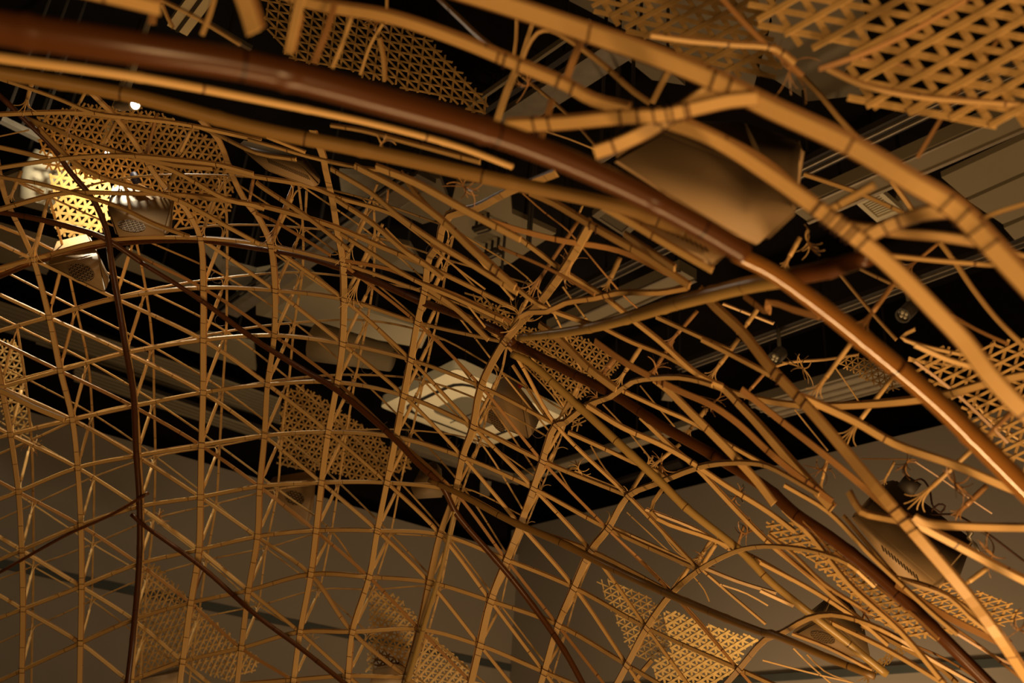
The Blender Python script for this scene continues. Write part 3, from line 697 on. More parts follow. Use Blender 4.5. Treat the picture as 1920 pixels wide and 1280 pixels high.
wp('the long woven panel at the top', px('480,0: 30 -60 750 60 1100 210 1300 300 1700 690 1760 780 1740 870 1300 720 800 570 260 440 100 260'), (21, 4), (2, -16), ((490, 0, 3.6), (900, 190, 3.2), (500, 100, 3.5)), 'long brown woven bamboo panel at the top, tapering to a point', wf=.22)
wp('the left part of the big woven panel', px('960,0: 380 -80 1300 -200 1800 -100 / 1440,0: 120 480 20 590 / 960,0: 1650 560 1300 440 1150 330 1000 280 700 150'), (48, 11), (18, 27), ((1100, 0, 2.3), (1460, 0, 2.2), (1400, 140, 2.2)), 'wide woven bamboo panel at the top, left of the dark crossing', wf=.30)
wp('the right part of the big woven panel', px('1440,0: -160 -120 2400 -200 2400 1150 1900 960 1500 940 1200 880 900 820 640 760 540 540 640 380 500 300 380 380 200 330 60 250 -40 160'), (74, 14), (27, 40), ((1500, 60, 1.75), (1900, 0, 1.6), (1900, 240, 1.6)), 'coarsest woven bamboo panel, filling the upper right corner', wf=.27)
wp('the brown woven panel', px('0,0: 280 860 680 770 1000 800 1180 830 1640 1060 1760 1260 / 0,320: 1740 300 1680 390 1300 430 1280 200 700 60 330 -20 / 0,0: 290 1100'), (15.5, 2), (6, 15), ((100, 230, 5.2), (420, 280, 5.1), (300, 420, 5.4)), 'brown woven bamboo panel around the glaring spotlight', wf=.26)
wp('the brightly lit woven panel', px('0,320: 370 -50 840 60 840 280 790 290 830 470 440 520 400 330'), (18, 2), (4, 17), ((110, 300, 6.5), (210, 300, 6.4), (200, 440, 6.6)), 'brightly lit cream woven bamboo panel between the left speakers', wf=.34)
wp('the woven panel behind the hub', px('480,320: 1560 900 1800 1000 / 960,320: 150 1180 500 1230 / 960,640: 640 20 840 160 700 300 550 400 480 500 400 520 250 330 100 200 / 480,320: 1700 1130'), (13, 4), (5, 13), ((900, 560, 4.6), (1120, 650, 4.4), (1080, 770, 4.6)), 'woven bamboo panel passing behind the central pole crossing', wf=.26)
wp('the mid left woven panel', px('480,640: 230 370 370 330 520 440 760 600 1000 780 1200 850 1160 960 850 1060 700 1040 600 1000 160 930 190 500'), (13, 3), (5, 13), ((520, 720, 6.6), (770, 850, 6.4), (560, 890, 6.6)), 'ochre woven bamboo panel between the upright ribs, left of centre', wf=.28)
wp('the dim woven panel', px('0,960: 1060 360 1180 400 1420 640 1650 850 1920 1080 / 480,960: 60 1160 / 0,960: 1700 1270 1400 1150 1010 1240 1040 640'), (12, -3), (5, 12), ((255, 1060, 6.5), (480, 1230, 6.4), (260, 1280, 6.5)), 'dim dark woven bamboo panel beside the upright smoked pole', wf=.24)
wp('the bottom centre woven column', px('480,960: 850 600 1040 600 1240 820 1420 1010 1560 1120 1700 1300 1200 1300 820 1210 850 1000'), (13, 3), (5, 12), ((700, 1110, 6.0), (830, 1200, 5.8), (880, 1280, 5.8)), 'ochre woven bamboo column at the bottom centre', wf=.30)
wp('the shadowed woven panel', px('960,960: 620 480 800 530 1050 650 1120 720 1200 1000 1060 1120 900 1080 760 760'), (14, 6), (3, 13), ((1110, 1080, 5.4), (1240, 1140, 5.2), (1200, 1230, 5.3)), 'shadowed woven bamboo panel left of its lit neighbour at the bottom', wf=.22)
wp('the lit bottom woven panel', px('960,960: 1130 740 1230 740 1420 830 1700 900 1850 950 1720 1060 1680 1200 1500 1300 1080 1300 1060 1120 1180 1040'), (15, 7), (3, 14), ((1240, 1140, 5.0), (1410, 1190, 4.8), (1300, 1270, 5.0)), 'lit golden woven bamboo panel at the bottom, right of centre', wf=.31)
wp('the right edge woven panel', px('1440,640: 880 0 1250 30 1560 60 1900 -60 1980 0 1980 1080 1700 860 1400 420 1250 340 1050 120'), (24, 9), (-8, 25), ((1700, 660, 2.6), (1920, 640, 2.5), (1900, 880, 2.5)), 'woven bamboo panel at the right edge behind the glossy pole', wf=.22)
wp('the tiny hanging woven piece', px('1440,640: 480 160 620 100 880 150 1000 360 900 390 700 270 560 200'), (12, 4), (2, 12), ((1560, 660, 3.4), (1700, 680, 3.3), (1680, 740, 3.4)), 'small dark woven bamboo piece left of the glossy pole', wf=.24)
wp('the long lower woven panel', px('1440,960: -40 60 150 60 400 180 620 280 900 520 1240 820 1420 880 1230 980 900 880 700 720 500 520 300 360 60 230'), (17, 11), (-2, 14), ((1450, 990, 3.4), (1800, 1190, 3.1), (1600, 1150, 3.3)), 'long golden woven bamboo panel under the lower right strips', wf=.30)
wp('the right lower woven panel', px('1440,960: 1080 560 1350 520 1480 560 1600 600 1800 680 1960 800 1800 830 1700 880 1500 860 1200 720'), (17, 7), (-7, 12), ((1710, 1110, 2.9), (1920, 1150, 2.7), (1880, 1180, 2.8)), 'golden woven bamboo panel below the long slotted speaker', wf=.26)
wp('the stray woven scrap', px('1440,960: 820 1110 980 1000 1080 1000 1080 1030 860 1160 760 1270 640 1270'), (10, -5), (3, 8), ((1640, 1240, 4.2), (1700, 1210, 4.2), (1620, 1275, 4.3)), 'short pale woven bamboo scrap at the bottom right', wf=.36)
wp('the left edge woven panel', px('0,640: -60 -30 120 0 180 250 200 450 250 680 100 720 -60 380'), (14, 3), (4, 14), ((0, 640, 6.4), (50, 640, 6.4), (40, 800, 6.4)), 'brown woven bamboo panel at the left edge, mid height', wf=.24)
wp('the small tuft of weave', px('960,640: 470 590 560 560 550 620 480 680 430 640'), (9, 4), (-2, 9), ((1080, 785, 4.6), (1100, 780, 4.6), (1080, 805, 4.6)), 'small tuft of woven slats below the tan pole near the centre', wf=.3)

# ------------------------------------------------------------------ poles
RODW = 'smoked round bamboo pole'
def pole(s, w, d, m, label, off=0., name='bamboo_pole', short=None, ties=True):
    p = px(s); ob = strip(name, p, w, d, off, m, kind='pole', label=label, cat='bamboo pole', step=14)
    if short: q = p[len(p) // 2]; LAND.append((*q, short))
    return ob
pole('g: -60 40 0 52 240 88 480 128 720 190 960 262 1170 350 1300 418 1395 474', [70, 66, 58, 48, 42], [.95, 1.0, 1.1, 1.25, 1.35], POLE, 'thickest out-of-focus smoked pole sweeping from the upper left corner to the right middle', short='the thickest foreground pole')
pole('g: 1378 476 1440 506 1535 572 1640 655 1755 752 1850 845 1960 955', [30, 38, 42, 44], [1.42, 1.5, 1.58, 1.66], BRIGHTP, 'glossy bamboo pole with a bright highlight running to the right edge', short='the glossy pole')
pole('g: -50 100 0 108 250 143 480 186 700 232 860 275 960 312', [20, 20, 17, 13, 13], [1.35, 1.4, 1.6, 1.8], BAM, 'blurred orange bamboo cane just under the thickest foreground pole', short='the blurred orange cane')
pole('g: -50 128 0 136 250 180 480 240 700 285 960 343 1180 392 1290 436', [26, 28, 28, 26], [1.75, 1.8, 1.85, 1.8], mat('shaded_tan_pole', (.20, .11, .03), .35, bamboo=3), 'dull olive pole lying parallel below the thickest foreground pole', short='the dull olive pole')
pole('960,320: 60 1250 400 1210 700 1150 1300 975 1800 850 2080 800', [15, 20, 25, 30, 36], [3.25, 2.8, 2.3, 1.9, 1.7], TAN, 'green-tan pole rising from the central crossing toward the right', short='the rising green-tan pole')
pole('g: 1478 520 1560 503 1632 480', [34, 36, 34], [1.6, 1.55, 1.5], POLE, 'short blurred pole stub beside the glossy pole')
pole('g: -60 545 / 0,320: 0 790 250 690 500 620 770 560 1050 532 1500 522 1920 578 / 480,320: 300 630 520 690 900 830 1250 985 1600 1110 1880 1235 / g: 962 645', [10, 10, 10, 11, 14, 17], 'F', POLE, 'smoked pole arching from the left edge to the central crossing', off=.04, short='the arching smoked pole')
pole('960,640: -60 -10 100 60 450 240 800 420 1100 620 1500 845 1920 1110 / 1440,960: 200 10 480 200 900 540 1300 930 1600 1230 1750 1380', [17, 20, 24, 25, 24], [3.7, 3.1, 2.7, 2.5, 2.4], POLE, 'dark smoked pole running from the central crossing to the bottom right', off=-.05, short='the dark diagonal pole')
pole('960,640: 0 95 120 150 330 330 830 790 1100 1040 1300 1240 / g: 1397 1040 / 1440,960: 0 505 270 725 560 950 890 1215', [14, 16, 16, 15, 15, 15], [3.5, 3.3, 3.15, 3.0, 2.95], TAN, 'tan pole running below the dark diagonal pole to the bottom right', short='the tan diagonal pole')
pole('0,320: 1060 690 / g: 370 558 480 638 / 480,640: 300 180 600 360 1050 740 1190 890 1400 1090 / 480,960: 1500 5 1780 335 / 960,960: 0 500 230 800 400 1050 560 1340', [8, 10, 12, 11, 11, 13], 'F', POLE, 'smoked pole sloping through the left lattice to the bottom centre', off=-.06, short='the long sloping smoked pole')
pole('0,320: -40 300 0 310 250 355 550 430 780 505 / g: 268 494', [9, 11, 9], 'F', POLE, 'short smoked pole at the left edge above the lower left speaker', off=-.05)
pole('480,640: 1300 1040 1500 1130 / 960,960: 0 70 350 220 750 420 1350 690 1920 910 / 1440,960: 0 905 450 1090 800 1230', [10, 14, 15, 15, 14], 'F', mat('dark_olive_pole', (.16, .085, .022), .35, bamboo=3), 'dark olive pole crossing the bottom right quarter', off=-.08, short='the dark olive pole')
pole('480,960: 1490 -10 1420 300 1370 500 1300 720 1240 920 1170 1160 1120 1320', [8, 8, 9, 10, 11], 'F', TAN, 'green upright pole at the bottom centre', off=-.07, short='the green upright pole')
pole('0,960: 985 15 1070 90 1500 400 1920 770 / 480,960: 330 1015 700 1310', [8, 9, 9, 9], 'F', POLE, 'dark pole sloping right from the upright smoked pole at the lower left', off=-.09, short='the lower left sloping pole')
pole('0,960: -40 470 0 450 500 170 860 5 / 0,640: 1110 1135', [6, 6, 6, 7], 'F', POLE, 'dark pole rising from the left edge to the upright smoked pole', off=-.09)
pole('0,0: -100 640 0 720 200 910 400 1110 520 1280 / 0,320: 700 220 800 450 835 700 880 950 930 1260 / 0,640: 1000 400 1020 800 1045 1200 / 0,960: 1045 350 1000 900 950 1340', [10, 10, 11, 11, 11, 11], 'F', POLE, 'upright smoked pole curving down the left part of the lattice', off=-.07, short='the upright smoked pole')

# ------------------------------------------------------------------ regular lattice
VW = {0: 9, 1: 9, 2: 7, 3: 9.5, 4: 9.5, 5: 10.5, 6: 11.5, 7: 13, 8: 13, 9: 13, 10: 14, 11: 13}
RIBN = ['leftmost', 'second', 'third', 'fourth', 'fifth', 'sixth', 'seventh', 'eighth', 'ninth', 'tenth', 'eleventh', 'twelfth']
colx = {}
for i in range(12): colx[i] = [NODE[k] for k in sorted(k for k in NODE if k[0] == i)]
colx[0] = [(-15, 640)] + colx[0]
colx[1] = px('g: -30 165 0 335') + [(15, 385), (36, 427)] + colx[1]
colx[3] = px('0,0: 650 670 870 890 1000 1060 1140 1280 / 0,320: 1270 165 1340 225 1440 370') + colx[3]
colx[4] = px('0,0: 1500 900 1640 1060 / 0,320: 1740 40 1850 250 / 480,320: 0 330 70 460') + colx[4]
colx[5] = px('480,0: 420 980 500 1180 / 480,320: 520 0 570 220 610 470') + colx[5]
colx[6] = px('480,320: 2250 20 1880 165 1640 290 1450 340 1390 450 1370 560 1300 650') + colx[6]
colx[7] = px('960,320: 600 380 420 700 200 1000 60 1140') + colx[7]
colx[8] = px('960,640: 1500 330 1400 300 1250 272 1050 280 900 305 730 420 560 480 400 610') + colx[8]
colx[9] = px('960,640: 2300 1150 1920 940 1800 915 1540 920 1370 955 1100 1060') + colx[9]
colx[10] = px('1440,960: 800 560 600 390 350 300 60 260 / 960,960: 1800 265 1660 300') + colx[10]
colx[11] = px('1440,960: 1550 1290 1200 1090 1000 960 750 840 480 770 300 800 100 910 / 960,960: 1900 955') + colx[11]
WUP = {3: [9, 11, 9.5], 4: [11, 10, 9.5], 5: [14, 12, 10, 10], 6: [17, 13, 11.5, 10, 10], 7: [17, 14, 12, 12, 12], 8: [9, 11, 14, 13, 12], 9: [8, 10, 13, 12, 13], 10: [7, 8, 11, 13, 13], 11: [6, 7, 10, 13]}
for i in range(12):
    if i == 2: ex = colx[i]; lab = 'upright bamboo rib tied beside the upright smoked pole'
    else: lab = f'broad flat bamboo rib, {RIBN[i]} upright rib counted from the left edge' if i < 7 else f'broad flat bamboo rib curving over, {RIBN[i]} rib counted from the left edge'
    v = strip('bamboo_rib', colx[i] if i not in (2,) else [(p[0] + 5, p[1]) for p in colx[i]], WUP.get(i, VW[i]), 'F', 0, BAM, group='upright ribs of the front lattice', label=lab, cat='bamboo rib', ext=True)
LAND += [(380, 740, 'the fourth upright rib'), (500, 820, 'the fifth upright rib'), (632, 717, 'the sixth upright rib'), (757, 760, 'the seventh upright rib'), (890, 790, 'the eighth upright rib'), (1076, 1102, 'the tenth rib'), (1212, 1177, 'the eleventh rib'), (112, 695, 'the second upright rib')]
ORD = {-1: 'topmost', 0: 'second', 1: 'third', 2: 'fourth', 3: 'fifth', 4: 'sixth', 5: 'seventh', 6: 'eighth', 7: 'ninth', 8: 'lowest'}
for j in range(-1, 9):
    pts = [NODE[k] for k in sorted(k for k in NODE if k[1] == j)]
    if len(pts) < 2: continue
    strip('bamboo_strip', pts, [7, 7.5, 7] if j < 2 else [7, 7.5, 8], 'F', .012, BAM, group='cross strips of the front lattice', label=f'flat bamboo strip arching across the upright ribs, {ORD[j]} such cross strip', ext=True)
ks = sorted({i - j for i, j in NODE}); kk = 0
for k in ks:
    pts = [NODE[n] for n in sorted(n for n in NODE if n[0] - n[1] == k)]
    if len(pts) < 2: continue
    kk += 1
    strip('bamboo_strip', pts, 6.5, 'F', .024, BAM if k % 3 else BAMD, group='falling diagonal strips of the front lattice', label=f'narrow bamboo strip falling diagonally across the ribs, diagonal {RIBN[min(11, kk - 1)]} from the lower left'.replace('leftmost', 'nearest'), ext=True)
# back lattice
BN = {k: back_xy(*v) for k, v in NODE.items()}
for i in range(0, 11):
    pts = [BN[k] for k in sorted(k for k in BN if k[0] == i)]
    pts = pts[:9]
    if len(pts) > 1: strip('bamboo_strip', pts, [5, 4.5, 3.5] if i < 8 else [4, 3.5], 'F', .26, BAM, what='thin far bamboo strip', group='upright strips of the back lattice', label=f'thin upright strip of the far lattice layer, {RIBN[i]} from the left edge', ext=True)
for j in range(-1, 8):
    pts = [BN[k] for k in sorted(k for k in BN if k[1] == j and k[0] < 9)]
    if len(pts) > 1: strip('bamboo_strip', pts, [4.5, 4.5, 4] if j < 4 else 3, 'F', .27, BAM, group='cross strips of the back lattice', label=f'thin cross strip of the far lattice layer, {ORD[j]} one', ext=True)
kk = 0
for k in ks:
    pts = [BN[n] for n in sorted(n for n in BN if n[0] - n[1] == k and n[0] < 9)]
    if len(pts) < 3: continue
    kk += 1
    strip('bamboo_strip', pts, 3.8 if k > -2 else 3, 'F', .28, BAM, group='falling diagonal strips of the back lattice', label=f'thin falling diagonal of the far lattice layer, {RIBN[min(11, kk - 1)]} from the lower left'.replace('leftmost', 'nearest'), ext=True)

# struts between the layers, splayed into split ends
def strut(p0, d0, p1, d1, label, group, r=None, dirs0=(), dirs1=(), m=BAM, frac=.22, nsp=4):
    A, B = W(*p0, d0), W(*p1, d1); L = np.linalg.norm(B - A); t = (B - A) / L; r = r or .009
    o = (A + B) / 2
    s0, s1 = (frac if dirs0 else 0), (1 - frac if dirs1 else 1)
    P = [A + (B - A) * q - o for q in np.linspace(s0, s1, 6)]
    root = mesh_obj('bamboo_strut', *(lambda d: (d[0], d[1]))(tube_data(P, [r, r * 1.0, r, r * 1.08, r, r], 10)), m, smooth=True); root.location = o
    tag(root, label, 'bamboo strut', group)
    for E, sgn, dirs, q0 in ((A, -1, dirs0, s0), (B, 1, dirs1, s1)):
        if not dirs: continue
        root_p = A + (B - A) * q0
        mb = MB()
        for dv in dirs:
            g = nrm(np.asarray(dv)); end = E + g * L * .17
            ctl = [root_p + g * r * .5, root_p + (E - root_p) * .6 + g * L * .01, E + g * L * .05, end]
            pts = []
            for tt in np.linspace(0, 1, 9):
                a_, b_, c_, d_ = ctl; pts.append((1 - tt) ** 3 * a_ + 3 * (1 - tt) ** 2 * tt * b_ + 3 * (1 - tt) * tt * tt * c_ + tt ** 3 * d_ - o)
            V, Fc, UV = ribbon_data(pts, [nrm(CAM - E)] * 9, np.linspace(r * .75, r * .4, 9), .0016); mb.add(V, Fc, UV)
        mb.build('split_end', m, root)
    return root
def npos(k): x, y = NODE[k]; return W(x, y, D(x, y) + .015)
def bpos(k): x, y = BN[k]; return W(x, y, D(x, y) + .26)
for (i, j), (x, y) in sorted(NODE.items()):
    if (i, j) == (2, -1) or i > 10: continue
    k = (i, j); bx, by = BN[k]
    fd = [npos(n) - npos(k) for n in ((i + 1, j), (i, j + 1), (i - 1, j), (i - 1, j - 1)) if n in NODE][:3]
    bd = [bpos(n) - bpos(k) for n in ((i + 1, j), (i, j + 1), (i - 1, j), (i, j - 1)) if n in NODE][:4]
    row = 'row by the ' + ORD[j] + ' cross strip'
    strut((x, y), D(x, y) + .02, (bx, by), D(bx, by) + .25, f'round bamboo strut linking both lattice layers, at the {RIBN[i]} rib, {ORD[j]} cross strip'.replace('leftmost', 'first'), 'struts linking the two lattice layers', r=.0088 if i < 7 else .0075, dirs0=fd[:3], dirs1=bd)
# cord ties at the front nodes
def tie(ob, p, t, n, w, th=.0022, parts=2, gap=.008):
    mb = MB(); b = nrm(np.cross(t, n))
    for q in ([-gap, gap] if parts == 2 else [0]):
        c = p + t * q; loop = [c + b * w * .56 + n * .004, c - b * w * .56 + n * .004, c - b * w * .56 - n * .006, c + b * w * .56 - n * .006]
        for a_ in range(4):
            u, v = loop[a_], loop[(a_ + 1) % 4]
            V, Fc = box_data((u + v) / 2, v - u, t * th, nrm(np.cross(v - u, t)) * th); mb.add(V, Fc)
    o = np.array(ob.location); mb.v = [tuple(np.array(q) - o) for q in mb.v]
    mb.build('cord_tie', CORD, ob)
ribs = [a for a in ALL if a[0].name.startswith('bamboo_rib')]
for (ob, B, kind), i in zip(ribs, range(12)):
    P = np.array([W(x, y, d) for x, y, _, d in B]); T = tangents(P)
    for (ii, j), (x, y) in NODE.items():
        if ii != i: continue
        q = int(np.argmin(np.hypot(B[:, 0] - x, B[:, 1] - y)))
        if np.hypot(B[q, 0] - x, B[q, 1] - y) < 20: tie(ob, P[q], T[q], surf_normal(x, y), B[q, 2] * B[q, 3] / F, gap=.016)

